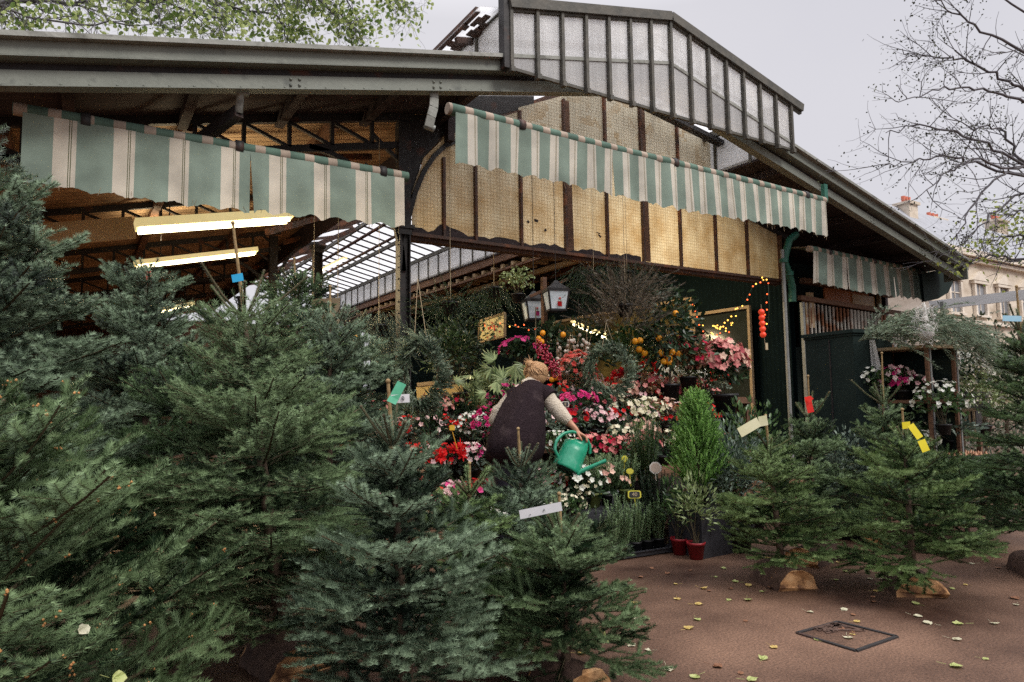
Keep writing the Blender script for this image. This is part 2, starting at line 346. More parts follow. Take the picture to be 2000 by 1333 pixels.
# ================================================================== MARKET HALL
XP, ZP, SL = 5.5, 4.96, .237            # ridge position, ridge height, slope of the main roof
XL, XR = -1.6, 12.15                   # eaves
YR, YG, YB = 5.4, 6.6, 26.             # rake plane, gable glass plane, back end
def zr(x): return ZP-(.226 if x < XP else .241)*abs(x-XP)
hall = thing('market_hall', 'iron and glass flower market hall with low grey green gable roof and raised glazed lantern', 'market hall', (XP, YG, 0))

def slope_board(b, y, dz0, dz1, th, x0, x1, m=0):
    """a board on the rake between two heights under the roof line"""
    pts = [x for x in (x0, XP, x1) if x0 <= x <= x1]
    for a, c in zip(pts[:-1], pts[1:]):
        V = [[x, yy, zr(x)+dz] for x in (a, c) for yy in (y-th/2, y+th/2) for dz in (dz0, dz1)]
        b.add(V, [[0, 1, 3, 2], [4, 6, 7, 5], [0, 4, 5, 1], [2, 3, 7, 6], [0, 2, 6, 4], [1, 5, 7, 3]], m)
b = MB(); slope_board(b, YR-.03, -.036, 0.0, .20, XL, XR+.12); b.build('roof_cap', M['paintlt'], hall)
b = MB(); slope_board(b, YR-.01, -.135, -.038, .12, XL, XR+.08)
slope_board(b, YR+.03, -.143, -.136, .2, XL, XR+.08); b.build('rake_board', M['paint'], hall)
b = MB(); slope_board(b, YR+.06, -.205, -.143, .02, XL, XR-.02, 1); slope_board(b, YR+.02, -.315, -.205, .012, XL, XR, 0)
slope_board(b, YR+.05, -.323, -.316, .11, XL, XR, 0)
for x in np.arange(XL+.1, XR-.1, .165):                     # rivets
    for dz in (-.305,): b.ball((x, YR+.012, zr(x)+dz), .009, 0, 6, 4)
    b.ball((x+.06, YR+.048, zr(x)-.192), .010, 1, 6, 4)
for x in (1.35, 1.42, 2.62, 2.69, 8.4, 8.47, 9.6, 9.67, 10.9, 10.97):
    for dz in (-.235, -.285): b.ball((x, YR+.012, zr(x)+dz), .014, 0, 6, 4)
b.build('rake_beam', [M['paint'], M['dark']], hall)
# end box of the right eave
b = MB(); b.box((XR+.01, YR+.10, zr(XR)-.21), (.03, .36, .22)); b.build('rake_end', M['paint'], hall)

# roof: zinc above, boards below, two slopes beside the lantern well
LX0, LX1 = 3.36, 7.62
def roof_slab(x0, x1, y0, y1, dz0, dz1, name, m):
    b = MB(); V = [[x, y, zr(x)+dz] for x in (x0, x1) for y in (y0, y1) for dz in (dz0, dz1)]
    b.add(V, [[0, 1, 3, 2], [4, 6, 7, 5], [0, 4, 5, 1], [2, 3, 7, 6], [0, 2, 6, 4], [1, 5, 7, 3]]); return b.build(name, m, hall)
for x0, x1 in ((XL, LX0), (LX1, XR)):
    roof_slab(x0, x1, YR+.08, YB, -.06, -.03, 'roof_sheet', M['zinc'])
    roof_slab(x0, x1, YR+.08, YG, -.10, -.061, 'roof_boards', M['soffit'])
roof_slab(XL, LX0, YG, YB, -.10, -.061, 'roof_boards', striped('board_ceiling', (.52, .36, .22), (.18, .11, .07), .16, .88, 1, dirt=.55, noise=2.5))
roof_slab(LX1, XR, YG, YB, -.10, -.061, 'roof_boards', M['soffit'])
# purlins under the overhang and along the hall
b = MB()
for x in list(np.arange(-1.0, 3.3, .85))+list(np.arange(7.9, 12.1, .85)):
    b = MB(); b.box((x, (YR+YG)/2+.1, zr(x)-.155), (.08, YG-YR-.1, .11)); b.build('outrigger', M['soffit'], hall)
for x in (-.6, .75, 2.1, 8.3, 8.95):
    b = MB(); b.box((x, (YG+YB)/2, zr(x)-.16), (.09, YB-YG-.1, .12)); b.build('purlin', M['wooddk'], hall)

# lattice trusses under the left slope, and plain rafters on the right
def truss(y, x0, x1, mt, dep=.30, step=.42):
    b = MB(); t = .05
    A = lambda x, dz: (x, y, zr(x)+dz)
    b.bar(A(x0, -.14), A(x1, -.14), t+.02, .06, 0, (0, 1, 0)); b.bar(A(x0, -.14-dep), A(x1, -.14-dep), t+.02, .05, 0, (0, 1, 0))
    xs = np.arange(x0+.1, x1-.05, step)
    for i, x in enumerate(xs):
        b.bar(A(x, -.16), A(x, -.12-dep), .035, t, 0, (0, 1, 0))
        if i+1 < len(xs): b.bar(A(x, -.17), A(xs[i+1], -.12-dep), .03, .035, 0, (0, 1, 0))
    return b.build('roof_truss', mt, hall)
for y in (YG, 9.7, 12.4, 15.2, 18, 21): truss(y, -1.4, 2.95, M['dark'])
for y in (YG, 9.7, 12.4, 15.2, 18, 21): truss(y, 7.7, 9.3, M['dark'], .25)
# dark sheet added for the shade left of the gable glass, and the thin diagonal brace at its right
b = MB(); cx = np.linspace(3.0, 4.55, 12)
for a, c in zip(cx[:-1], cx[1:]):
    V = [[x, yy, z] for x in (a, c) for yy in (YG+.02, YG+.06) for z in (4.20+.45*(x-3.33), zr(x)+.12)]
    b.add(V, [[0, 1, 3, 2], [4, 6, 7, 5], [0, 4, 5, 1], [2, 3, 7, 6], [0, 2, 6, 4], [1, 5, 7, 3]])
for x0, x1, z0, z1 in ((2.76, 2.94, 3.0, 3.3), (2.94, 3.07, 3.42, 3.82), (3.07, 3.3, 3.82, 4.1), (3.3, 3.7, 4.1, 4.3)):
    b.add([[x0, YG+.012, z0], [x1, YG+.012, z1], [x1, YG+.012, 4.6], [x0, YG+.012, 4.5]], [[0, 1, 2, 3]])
b.build('gable_shade_sheet', M['dark'], hall)
b = MB(); b.bar(at(1238, 196, Y=6.4), at(1430, 292, Y=6.4), .06, .12, 0, (0, 1, 0)); b.build('gable_brace', M['dark'], hall)
# curb joists along the lantern well
for y in np.arange(YG+.4, 22, .42): b = MB(); b.box((7.95, y, 4.06), (.62, .09, .09)); b.build('curb_joist', M['wood'], hall)
b = MB(); b.box((7.68, 15, 4.30), (.06, 17, .24)); b.box((7.70, 15, 4.0), (.09, 17, .05)); b.build('curb_board', M['wooddk'], hall)
b = MB(); b.box((8.3, 15, 3.93), (.10, 17, .10)); b.build('curb_beam', M['wood'], hall)
b = MB(); b.box((3.36, 15, 4.25), (.08, 17, .42)); b.build('curb_board', M['soffit'], hall)

# ---- lantern
LY = 5.28
def zl(x): return 5.47-.235*abs(x-XP)
ZB = 4.34
lx = np.linspace(LX0, LX1, 15)
b = MB(); b.bar((LX0, LY+.01, ZB+.0), (LX1, LY+.01, ZB+.0), .03, .03); lantern = b.build('lantern', M['frame'], hall)
for i in range(14):
    a, c = lx[i]+.02, lx[i+1]-.02
    b = MB(); top = sorted([a, c]+([XP] if a < XP < c else []))
    V = [[a, LY, ZB], [c, LY, ZB]]+[[x, LY, zl(x)-.05] for x in top[::-1]]
    V2 = [[v[0], v[1]+.006, v[2]] for v in V]; n = len(V)
    b.add(V, [list(range(n))]); b.add(V2, [list(range(n))[::-1]])
    b.build('lantern_pane', M['lant'], lantern)
for i in range(15):
    b = MB(); x = lx[i]; b.box((x, LY-.02, (ZB-.03+zl(x))/2), (.034, .05, zl(x)-ZB+.03)); b.box((x, LY-.03, ZB-.03), (.045, .06, .05))
    b.build('lantern_bar', M['frame'], lantern)
b = MB()
for x0, x1 in ((LX0-.02, XP), (XP, LX1+.22)):
    b.bar((x0, LY-.04, zl(x0)), (x1, LY-.04, zl(x1)), .10, .05, 0, (0, 1, 0)); b.bar((x0, LY-.01, zl(x0)-.05), (x1, LY-.01, zl(x1)-.05), .05, .04, 0, (0, 1, 0))
b.build('lantern_rim', M['frame'], lantern)
b = MB(); b.box((LX0-.045, LY+.02, 4.72), (.07, .10, .8)); b.build('lantern_corner', M['dark'], hall)
# side glazing and glazed roof of the lantern
for sx_, nm in ((LX0, 1), (LX1, 2)):
    b = MB(); b.box((sx_, 15.3, 4.68), (.01, 20, .60)); b.build('lantern_side_glass', M['lant'], hall)
    b = MB()
    for y in np.arange(5.9, 25, .6): b.box((sx_, y, 4.66), (.05, .04, .62))
    b.bar((sx_, 5.35, 4.98), (sx_, 25.2, 4.98), .06, .06); b.build('lantern_side_frame', M['frame'], hall)
def lslab(x0, x1, th, name, mt, y0=5.35, y1=25.3, dz=0):
    b = MB(); V = [[x, y, zl(x)+d+dz] for x in (x0, x1) for y in (y0, y1) for d in (0, th)]
    b.add(V, [[0, 1, 3, 2], [4, 6, 7, 5], [0, 4, 5, 1], [2, 3, 7, 6], [0, 2, 6, 4], [1, 5, 7, 3]]); return b.build(name, mt, hall)
lslab(XP, LX1+.2, .008, 'skylight_glass', M['skyl']); lslab(LX0-.28, XP, .008, 'lantern_roof_glass', M['skyl'])
b = MB()
for y in np.arange(5.7, 25.2, .52): b.bar((XP, y, zl(XP)-.03), (LX1+.1, y, zl(LX1+.1)-.03), .022, .04)
b.build('glazing_bars', M['dark'], hall)
b = MB()
for x in (5.55, 6.55, 7.5): b.box((x, 15.3, zl(x)-.10), (.06, 19.6, .09))
b.build('skylight_purlin', M['frame'], hall)
b = MB()
for x, z in ((5.05, 4.72), (6.0, 4.95)): b.tube([(x, 6.8, z), (x, 25, z)], .035, 8)
b.build('tie_pipe', M['iron'], hall)
b = MB()
for y in np.arange(6.0, 25.2, 1.1): b.bar((LX0-.2, y, zl(LX0-.2)-.03), (XP, y, zl(XP)-.03), .05, .07)
for y in (6.9, 9.7, 12.4, 15.2, 18): b.bar((3.4, y, 4.2), (5.3, y, 5.2), .08, .1); b.bar((3.0, y, 4.05), (4.6, y+.3, 4.75), .06, .08)
b.bar((LX0-.25, 5.45, 4.93), (LX0-.25, 25.2, 4.93), .05, .05)
b.build('lantern_rafters', M['iron'], hall)
# torn strips hanging in the lantern's left edge
for k in range(26):
    b = MB(); y = 5.5+random.random()*1.8; x = LX0-.25+random.random()*.25
    b.box((x, y, zl(x)+.004-random.random()*.03), (.05+random.random()*.1, .05+random.random()*.18, .012)); b.build('torn_felt', M['iron'], hall)

# ---- gable glass: bars and panes
gb = [2.93, 3.30, 3.70, 4.31, 4.96, 5.62, 6.24, 6.93, 7.64, 8.32, 9.05]
ZG = 2.97
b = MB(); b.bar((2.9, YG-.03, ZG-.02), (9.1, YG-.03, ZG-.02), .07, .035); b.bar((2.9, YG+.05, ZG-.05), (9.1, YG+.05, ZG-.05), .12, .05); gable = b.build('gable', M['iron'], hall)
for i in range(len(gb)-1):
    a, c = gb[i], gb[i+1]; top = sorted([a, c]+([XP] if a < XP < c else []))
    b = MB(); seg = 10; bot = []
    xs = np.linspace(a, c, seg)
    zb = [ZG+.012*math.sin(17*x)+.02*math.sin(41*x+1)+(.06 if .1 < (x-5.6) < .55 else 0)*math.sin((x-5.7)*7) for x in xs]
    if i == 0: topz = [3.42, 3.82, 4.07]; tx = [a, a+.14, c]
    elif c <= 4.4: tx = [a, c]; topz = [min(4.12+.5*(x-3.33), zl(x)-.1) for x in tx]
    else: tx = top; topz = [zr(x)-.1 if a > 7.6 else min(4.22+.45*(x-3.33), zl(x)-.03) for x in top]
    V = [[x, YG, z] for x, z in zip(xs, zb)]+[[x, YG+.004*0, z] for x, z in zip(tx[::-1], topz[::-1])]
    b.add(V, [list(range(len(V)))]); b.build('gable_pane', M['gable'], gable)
b0 = []
for i, x in enumerate(gb[1:-1]):
    b = MB(); zt = zr(x)-.12 if x > 7.6 else min(4.22+.45*(x-3.33), zl(x)-.05)-(.05 if i else .35)
    b.box((x, YG-.02, (ZG-.02+zt)/2), (.030, .05, zt-ZG+.02))
    if i in (3, 5): b.add([[x+.02, YG-.012, zt], [x+.10, YG-.012, zt], [x+.13, YG-.012, ZG+.02], [x+.02, YG-.012, ZG+.02]], [[0, 1, 2, 3]], 1)
    b.build('gable_bar', [M['iron'], M['wooddk']], gable)
b = MB(); pr = []
for x in np.arange(2.9, 6.2, .07):                           # rotten putty and felt along the sill
    pr.append((x, ZG+.015+.05*random.random()*(2.2 if x < 3.7 else 1)+.03*math.sin(x*5)**2))
V = [[x, YG-.018, z] for x, z in pr]+[[x, YG-.018, ZG-.02] for x, z in pr]; n = len(pr); b.add(V, [[i+1, i, n+i, n+i+1] for i in range(n-1)])
for _ in range(5): x = 3+3.2*random.random(); b.box((x, YG-.016, ZG+.1+.5*random.random()**2), (.02+.05*random.random(), .004, .01+.03*random.random()), 0, np.array(Matrix.Rotation(random.random(), 3, 'Y')))
b.build('rotten_putty', M['soffit'], gable)
b = MB(); b.box((9.08, YG-.02, 3.3), (.05, .06, .72)); b.build('gable_end_bar', M['wooddk'], hall)

# ---- posts: riveted H columns with a cap and arched braces
def post(x, y, z, braces=True, mt='dark'):
    b = MB(); b.box((x, y, z/2), (.10, .012, z)); b.box((x-.055, y, z/2), (.012, .12, z)); b.box((x+.055, y, z/2), (.012, .12, z))
    for zz in np.arange(.3, z-.1, .12):
        for dx in (-.066, .066): b.ball((x+dx, y-.03, zz), .010, 0, 6, 4); 
        for dx in (-.035, .035): b.ball((x+dx, y-.010, zz+.03), .010, 0, 6, 4)
    po = b.build('post', M[mt], hall)
    b = MB(); b.box((x, y, z+.02), (.20, .16, .04)); b.box((x, y, z-.03), (.15, .13, .07)); b.build('post_cap', M[mt], po)
    if braces:
        b = MB()
        for sg, L in ((-1, 1.0), (1, .8)):
            pts = [(x+sg*L*(1-math.cos(t)), y, z-.45+(zr(x+sg*L)-.42-z+.45)*math.sin(t)) for t in np.linspace(0, math.pi/2, 9)]
            for p, q in zip(pts[:-1], pts[1:]): b.bar(p, q, .05, .05, 0, (0, 1, 0))
        for dz in (.0, .35, .7): b.bar((x, y, z+dz), (x-.5+.2*dz, y, z+dz+.28), .035, .04, 0, (0, 1, 0))
        b.box((x, y, (z+zr(x)-.2)/2), (.14, .10, zr(x)-.2-z)); b.build('arched_brace', M['dark'], hall)
post(2.83, YG, 3.0); post(2.83, 12.4, 3.3); post(-1.3, YG, 3.0); post(-1.3, 12.4, 3.0)
for y in (9.7, 15.2): post(2.83, y, 3.4, False)
post(9.25, YG, 3.3, False, 'green')

# side and back walls
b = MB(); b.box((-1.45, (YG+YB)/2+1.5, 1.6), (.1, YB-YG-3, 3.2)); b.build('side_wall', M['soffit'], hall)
def corrugated(x, y0, y1, z0, z1, mt, name='corrugated_wall'):
    b = MB(); n = int((y1-y0)/.02); ys = np.linspace(y0, y1, n); dx = .012*np.sin(ys*2*np.pi/.085)
    V = np.stack([np.stack([x+dx, ys, np.full(n, z)], 1) for z in (z0, z1)]).reshape(-1, 3); i = np.arange(n-1)
    b.add(V, np.stack([i, i+1, n+i+1, n+i], 1), 0, True); return b.build(name, mt, hall)
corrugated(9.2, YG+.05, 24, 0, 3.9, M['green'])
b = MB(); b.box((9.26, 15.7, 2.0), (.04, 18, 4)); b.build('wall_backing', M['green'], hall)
b = MB(); b.box((3.6, 25.5, 2.0), (11, .1, 4.0)); b.build('back_wall', M['wooddk'], hall)
b = MB(); b.box((10.7, YG+.6, 1.0), (2.8, .05, 2.0)); b.box((10.7, YG+.6, 3.15), (2.8, .05, .6)); b.build('shop_front_back', M['cabinet'], hall)
b = MB(); b.box((12.05, 9.6, 1.6), (.08, 6, 3.2)); b.build('side_wall', M['soffit'], hall)

# right corner: drain pipe, conduit, corner boards
b = MB(); P = [at(1541, 470, Y=6.3), at(1531, 510, Y=6.3), at(1541, 535, Y=6.35), at(1547, 560, Y=6.4), at(1548, 590, Y=6.4)]
b.tube([(P[0].x+.12, 6.25, P[0].z+.1)]+P, .055, 10)
for p in (P[1], P[2]): b.lathe([(.066, -.03), (.066, .03)], p, 12)
b.build('drain_pipe', M['pipe'], hall)
b = MB(); a = at(1527, 478, Y=6.3); c = at(1560, 830, Y=6.3); b.tube([(a.x, 6.3, 3.35), (a.x, 6.3, 0)], .03, 8); b.build('conduit', M['zinc'], hall)
b = MB(); b.box((9.42, 6.42, 1.35), (.07, .05, 2.7), 0); b.box((9.40, 6.46, 1.3), (.16, .03, 2.6), 1); b.build('corner_board', [M['iron'], M['green']], hall)

b = MB(); pl = [at(x, y, Y=5.75) for x, y in ((1800, 535), (1806, 590), (1832, 584), (1852, 572), (1861, 552), (1862, 522))]; b.add([tuple(p) for p in pl], [list(range(6))]); b.add([(p.x, p.y+.05, p.z) for p in pl], [list(range(6))[::-1]]); b.build('eave_bracket', M['cabinet'], hall)
# shop front to the right of the corner: lintel, signs panels, slatted screen
P0, P1 = at(1552, 552, Y=6.5), at(1790, 592, Y=6.5)
b = MB(); b.bar((9.5, 6.5, 2.98), (12.05, 6.5, 2.92), .10, .08); b.build('lintel', M['wooddk'], hall)
b = MB(); b.box((10.75, 6.55, 2.80), (1.25, .03, .24), 0); b.box((11.2, 6.53, 2.78), (.66, .02, .17), 1); b.build('sign_panel', [mat('orange_brown_wood', (.35, .12, .04), (.5, .2, .08), 5, .5), mat('varnished_yellow_wood', (.42, .24, .07), (.5, .32, .12), 4, .4)], hall)
for c_, s_ in (((11.62, 6.5, 2.80), (.05, .06, .30)), ((9.52, 6.40, 2.5), (.12, .05, .55))): b = MB(); b.box(c_, s_); b.build('window_post', M['wood'], hall)

def lamp(x0, y, z0, x1, z1, w, label, two=True, case=True, y1=None, power=1.0):
    y1 = y if y1 is None else y1
    t = thing('strip_lamp', label, 'ceiling lamp', ((x0+x1)/2, (y+y1)/2, (z0+z1)/2), 'lit strip lamps hanging under the hall roof')
    p, q = np.array([x0, y, z0]), np.array([x1, y1, z1]); d = nrm(q-p)
    b = MB(); b.bar(p, q, w, w*.36); bd = b.build('lamp_body', M['lampcase'], t)
    off = np.cross(d, (0, 0, 1))*w*.28
    for s_ in ((-1, 1) if two else (0,)):
        b = MB(); b.tube([p+d*.03+off*s_-[0, 0, w*.18+.022], q-d*.03+off*s_-[0, 0, w*.18+.022]], .019, 8); o = b.build('tube', M['tube'], bd)
    for s_ in (.2, .8):
        b = MB(); c = p+(q-p)*s_; b.tube([c, c+[0, 0, .35]], .006, 5); b.build('hanger', M['dark'], t)
    al = bpy.data.lights.new('tube_and_fill_light', 'AREA'); al.shape = 'RECTANGLE'; al.size = float(np.linalg.norm(q-p)); al.size_y = w; al.energy = 42*power; al.color = (1, .78, .45)
    lo = bpy.data.objects.new('tube_and_fill_light', al); COL.objects.link(lo); lo.parent = t
    c = (p+q)/2-[0, 0, .08]; lo.location = Vector(c)-t.location
    lo.rotation_euler = (0, -math.atan2(z1-z0, abs(x1-x0)) if abs(x1-x0) > .2 else 0, math.atan2(y1-y, x1-x0))
    if two:                                    # added upward fill light that brightens the ceiling boards
        al2 = bpy.data.lights.new('tube_and_fill_light', 'AREA'); al2.shape = 'RECTANGLE'; al2.size = al.size; al2.size_y = w; al2.energy = 6*power; al2.color = (1, .8, .5)
        l2 = bpy.data.objects.new('tube_and_fill_light', al2); COL.objects.link(l2); l2.parent = t; l2.location = Vector((p+q)/2+[0, 0, w*.36])-t.location; l2.rotation_euler = (math.pi+lo.rotation_euler.x, -lo.rotation_euler.y, lo.rotation_euler.z)
    return t
p, q = at(264, 440, Y=7.5), at(568, 420, Y=7.5); lamp(p.x, 7.5, p.z, q.x, q.z, .24, 'large yellowed box strip lamp just below the striped awning', power=2.4)
p, q = at(262, 515, Y=10), at(502, 488, Y=10); lamp(p.x, 10, p.z, q.x, q.z, .16, 'second lit strip lamp below the large yellowed one', power=2.0)
p, q = at(310, 606, Y=14.5), at(380, 592, Y=14.5); lamp(p.x, 14.5, p.z, q.x, q.z, .14, 'small distant strip lamp behind the red tagged fir', False)
p, q = at(614, 534, X=5.6), at(674, 504, X=5.6); lamp(p.x, p.y, p.z, q.x, q.z, .12, 'strip lamp hanging under the white skylight', False, y1=q.y)
p, q = at(1118, 628, d=9.6), at(1186, 657, d=9.0); lamp(p.x, p.y, p.z, q.x, q.z, .07, 'slim strip lamp added for the lamp reflected in the long yellow mirror', False, y1=q.y, power=.18)  # lamp added in place of a reflection in the mirror
lamp(6.0, 8.4, 4.35, 7.2, 4.35, .12, 'unseen strip lamp added behind the glazed gable, above the hanging plants', False, power=2.5)  # hidden lamp, added to brighten the gable glass from behind
# cream board under the first truss
b = MB(); p, q = at(60, 462, Y=9.2), at(262, 445, Y=9.2); b.bar(p, q, .04, .26, 0, (0, 0, 1)); b.build('cream_tie_board', M['cream'], hall)
b = MB(); b.bar((-.5, 7.2, 3.36), (2.7, 7.2, 3.95), .05, .07); b.bar((1.6, 7.9, 3.3), (2.8, 9.3, 4.0), .07, .10); b.bar((1.8, 8.2, 3.2), (2.9, 9.8, 3.9), .06, .08); b.build('wind_brace', M['iron'], hall)

# ---- awnings: rolled cloth on a tube, hanging striped valance
def awning(label, p, q, drop, mt, ruffle, scal, seed, tears=(), canopy=0, rr=.045):
    rs = np.random.default_rng(seed); p = np.array(p); q = np.array(q); L = np.linalg.norm(q-p); d = nrm(q-p)
    t = thing('awning', label, 'awning', tuple((p+q)/2), 'striped awnings along the front of the hall')
    b = MB(); b.tube([p+d*x for x in np.linspace(-.06, L+.05, 20)], rr+.006*rs.random(20), 12); b.build('roller', M['awnr'], t)
    for s_ in (.13, .5, .93):
        b = MB(); c = p+d*L*s_; b.lathe([(.03, -.03), (.06, -.03), (.06, .03), (.03, .03)], c, 10, 0, np.array([[0, 0, 1.], [1, 0, 0], [0, 1, 0]]))
        b.tube([c, c+[0, .16, .03]], .014, 6); b.build('hanger', M['dark'], t)
    n = int(L/.018); cuts = [0]+[int(n*a) for a in tears]+[n-1]
    b = MB(); xs = np.linspace(0, L, n); ph = rs.random(6)*6
    for ci in range(len(cuts)-1):
        i0, i1 = cuts[ci], cuts[ci+1]; x = xs[i0:i1+1]; k = len(x); rows = 9; V = []
        e = ragged = np.abs(np.sin(x*math.pi/scal))*.026*-1+.022*np.sin(x*1.7+ph[0])+.006*np.sin(x*31+ph[4])+.003*rs.standard_normal(k)
        for r in range(rows):
            f = r/(rows-1); z = -rr*.6-(drop+e*1.0)*f
            fold = ruffle*(np.sin(x*2*np.pi/.33+ph[1]+.5*np.sin(x*2.3))+.5*np.sin(x*2*np.pi/.19+ph[2]))*(.25+.75*f)+.02*np.sin(x*1.3+ph[3])*f
            xx = x.copy()
            if ci and len(cuts) > 2: xx = xx+np.exp(-(x-x[0])/.06)*.012*f*3
            V.append(np.stack([xx*d[0], xx*d[1]+0-rr*.9+fold, xx*d[2]+z], 1)+p)
        V = np.array(V).reshape(-1, 3); i = np.arange(k-1)
        F = np.concatenate([np.stack([r*k+i, r*k+i+1, (r+1)*k+i+1, (r+1)*k+i], 1) for r in range(rows-1)])
        b.add(V, F, 0, True)
    b.build('valance', mt, t)
    b = MB()                                     # frayed threads
    for _ in range(int(L*9)):
        s_ = rs.random()*L; z = drop+.0; c = p+d*s_+[0, -rr, -z+.01]
        b.tube([c, c+[.01*rs.standard_normal(), .0, -.02-.05*rs.random()]], .0016, 3, caps=False)
    b.build('frayed_threads', M['wood'], t)
    if canopy:
        b = MB(); o = np.array([0, canopy, canopy*.28]); V = [p+[0, 0, rr], q+[0, 0, rr], q+o, p+o]
        b.add(V, [[0, 1, 2, 3]]); b.add(np.array(V)-[0, 0, .006], [[3, 2, 1, 0]]); b.build('canopy', mt, t)
    return t
YA = 5.72
p, q = at(46, 216, Y=YA), at(786, 345, Y=YA)
awning('long striped awning at the left with a torn gap in its valance', p, q, .50, M['awn'], .013, .21, 3, (.53,), canopy=.22)
YA2 = 4.95
p, q = at(886, 215, Y=YA2), at(1606, 392, Y=YA2)
awning('striped awning hanging in front of the yellowed gable glass', p, q, .46, M['awnb'], .016, .17, 5, (.33,))
p, q = at(1584, 487, Y=6.0), at(1806, 533, Y=6.0)
awning('short striped awning at the right end under the low eave', p, q, .50, M['awnc'], .012, .19, 8, (.25, .66), canopy=.35)
# hangers from the soffit for the middle awning
t = thing('awning_bracket', 'curved grey metal strap bracket hanging from the rake beam', 'bracket', tuple(at(846, 175, Y=5.45)))
p = at(846, 172, Y=5.45); b = MB()
pts = [p+Vector((.0, .0, 0)), p+Vector((.01, 0, -.09)), p+Vector((.005, 0, -.18)), p+Vector((-.02, 0, -.27)), p+Vector((-.03, .03, -.36))]
for a, c in zip(pts[:-1], pts[1:]): b.bar(a, c, .012, .085, 0, (1, 0, 0))
b.build('strap', M['paintlt'], t)
b = MB(); p = at(838, 246, Y=5.6); b.tube([p-Vector((.04, 0, 0)), p+Vector((.05, 0, -.02))], .035, 10); b.build('clamp', M['zinc'], t)
t = thing('awning_bracket', 'short grey metal bracket under the rake beam at the left', 'bracket', tuple(at(470, 172, Y=5.45)))
b = MB(); p = at(470, 178, Y=5.5); b.box(p, (.12, .05, .06)); b.tube([p, p+Vector((0, .05, -.16))], .03, 8); b.build('clamp', M['paintlt'], t)
b = MB(); b.bar(p+Vector((0, .05, -.15)), p+Vector((-.25, .62, -.28)), .07, .09); b.build('arm', M['dark'], t)
t = thing('awning_bracket', 'green metal bracket at the right end of the middle awning', 'bracket', tuple(at(1610, 375, Y=YA2)))
b = MB(); p = at(1610, 376, Y=YA2+.1); b.box(p, (.07, .05, .2)); b.build('strap', M['pipe'], t)
# ================================================================== FIR TREES
def fir_mat(name, c1, c2, tr=.04, rough=.46, spec=.22):
    return mat(name, c1, c2, 3.0, rough, spec=spec, trans=tr, var=1.1)
FM = dict(
 blue=fir_mat('blue_green_needles', (.010, .022, .012), (.22, .305, .195)),
 deep=fir_mat('deep_green_needles', (.009, .023, .009), (.185, .27, .130)),
 fresh=fir_mat('fresh_green_needles', (.013, .033, .010), (.205, .30, .115)),
 dark=fir_mat('dark_green_needles', (.008, .018, .009), (.13, .21, .09)),
)
M['bark'] = mat('fir_bark', (.07, .045, .03), (.16, .11, .075), 20, .8, .3)
M['leader'] = mat('leader_bark', (.22, .14, .06), (.36, .25, .12), 30, .7, .2)
M['twig'] = mat('fir_twig', (.06, .05, .025), (.12, .09, .05), 20, .8)
M['bud'] = mat('orange_buds', (.45, .2, .07), (.6, .32, .12), 10, .6)
M['logbark'] = mat('log_bark', (.045, .025, .02), (.12, .07, .05), 14, .9, .6, 25)
def log_end():
    m = bpy.data.materials.new('sawn_log_wood'); m.use_nodes = True; nt = m.node_tree; N = nt.nodes; L = nt.links; b = N['Principled BSDF']; b.inputs['Roughness'].default_value = .75
    tc = N.new('ShaderNodeTexCoord'); wv = N.new('ShaderNodeTexNoise'); wv.inputs['Scale'].default_value = 9; wv.inputs['Detail'].default_value = 8
    mp = N.new('ShaderNodeMapping'); mp.inputs['Scale'].default_value = (1, 1, 1); L.new(tc.outputs['Object'], mp.inputs[0]); L.new(mp.outputs[0], wv.inputs['Vector'])
    r = N.new('ShaderNodeValToRGB'); e = r.color_ramp.elements; e[0].position = .36; e[0].color = (.14, .06, .025, 1); e[1].position = .66; e[1].color = (.66, .40, .2, 1)
    q = e.new(.48); q.color = (.52, .27, .11, 1); L.new(wv.outputs['Fac'], r.inputs['Fac']); L.new(r.outputs['Color'], b.inputs['Base Color']); return m
M['logend'] = log_end()

def perp(d):
    a = np.where(np.abs(d[:, 2:3]) < .95, np.array([[0, 0, 1.]]), np.array([[1., 0, 0]]))
    return nrm(np.cross(d, a))

def needles(b, P0, P1, UPV, per_m, nl, nw, rs, m=0, spread=112, sweep=60, var0=None, diamond=False):
    """needles along many short straight shoots at once"""
    P0 = np.asarray(P0); P1 = np.asarray(P1); Ls = np.linalg.norm(P1-P0, axis=1); cnt = np.maximum((Ls*per_m).astype(int), 2)
    idx = np.repeat(np.arange(len(P0)), cnt); n = len(idx)
    ax = nrm(P1-P0)[idx]; t = rs.random(n)
    up = nrm(UPV - nrm(P1-P0)*np.sum(UPV*nrm(P1-P0), 1, keepdims=True))[idx]; sd = np.cross(ax, up)
    phi = np.radians(spread)*(rs.random(n)*2-1)**1; phi = np.sign(phi)*np.abs(phi)
    rad = up*np.cos(phi)[:, None]+sd*np.sin(phi)[:, None]; tan = -up*np.sin(phi)[:, None]+sd*np.cos(phi)[:, None]
    sw = np.radians(sweep+rs.normal(0, 7, n)); D = nrm(ax*np.cos(sw)[:, None]+rad*np.sin(sw)[:, None]+rs.normal(0, .05, (n, 3)))
    base = P0[idx]+(P1-P0)[idx]*t[:, None]
    L = nl*(.84+.24*rs.random(n))*(1-.25*np.abs(phi)/np.radians(spread)*0); L = L*np.where(t > .93, .8, 1)
    v = (var0 if var0 is not None else np.full(len(P0), .5))[idx]+rs.normal(0, .13, n)
    if diamond: return b.cards(base, D, tan, L, np.full(n, nw), m, v)
    S = nrm(tan - D*np.sum(tan*D, 1, keepdims=True))
    V = np.stack([base+S*nw*.5, base-S*nw*.5, base+D*L[:, None]], 1).reshape(-1, 3)
    return b.add(V, np.arange(n)[:, None]*3+[0, 1, 2], m, False, np.repeat(v, 3))

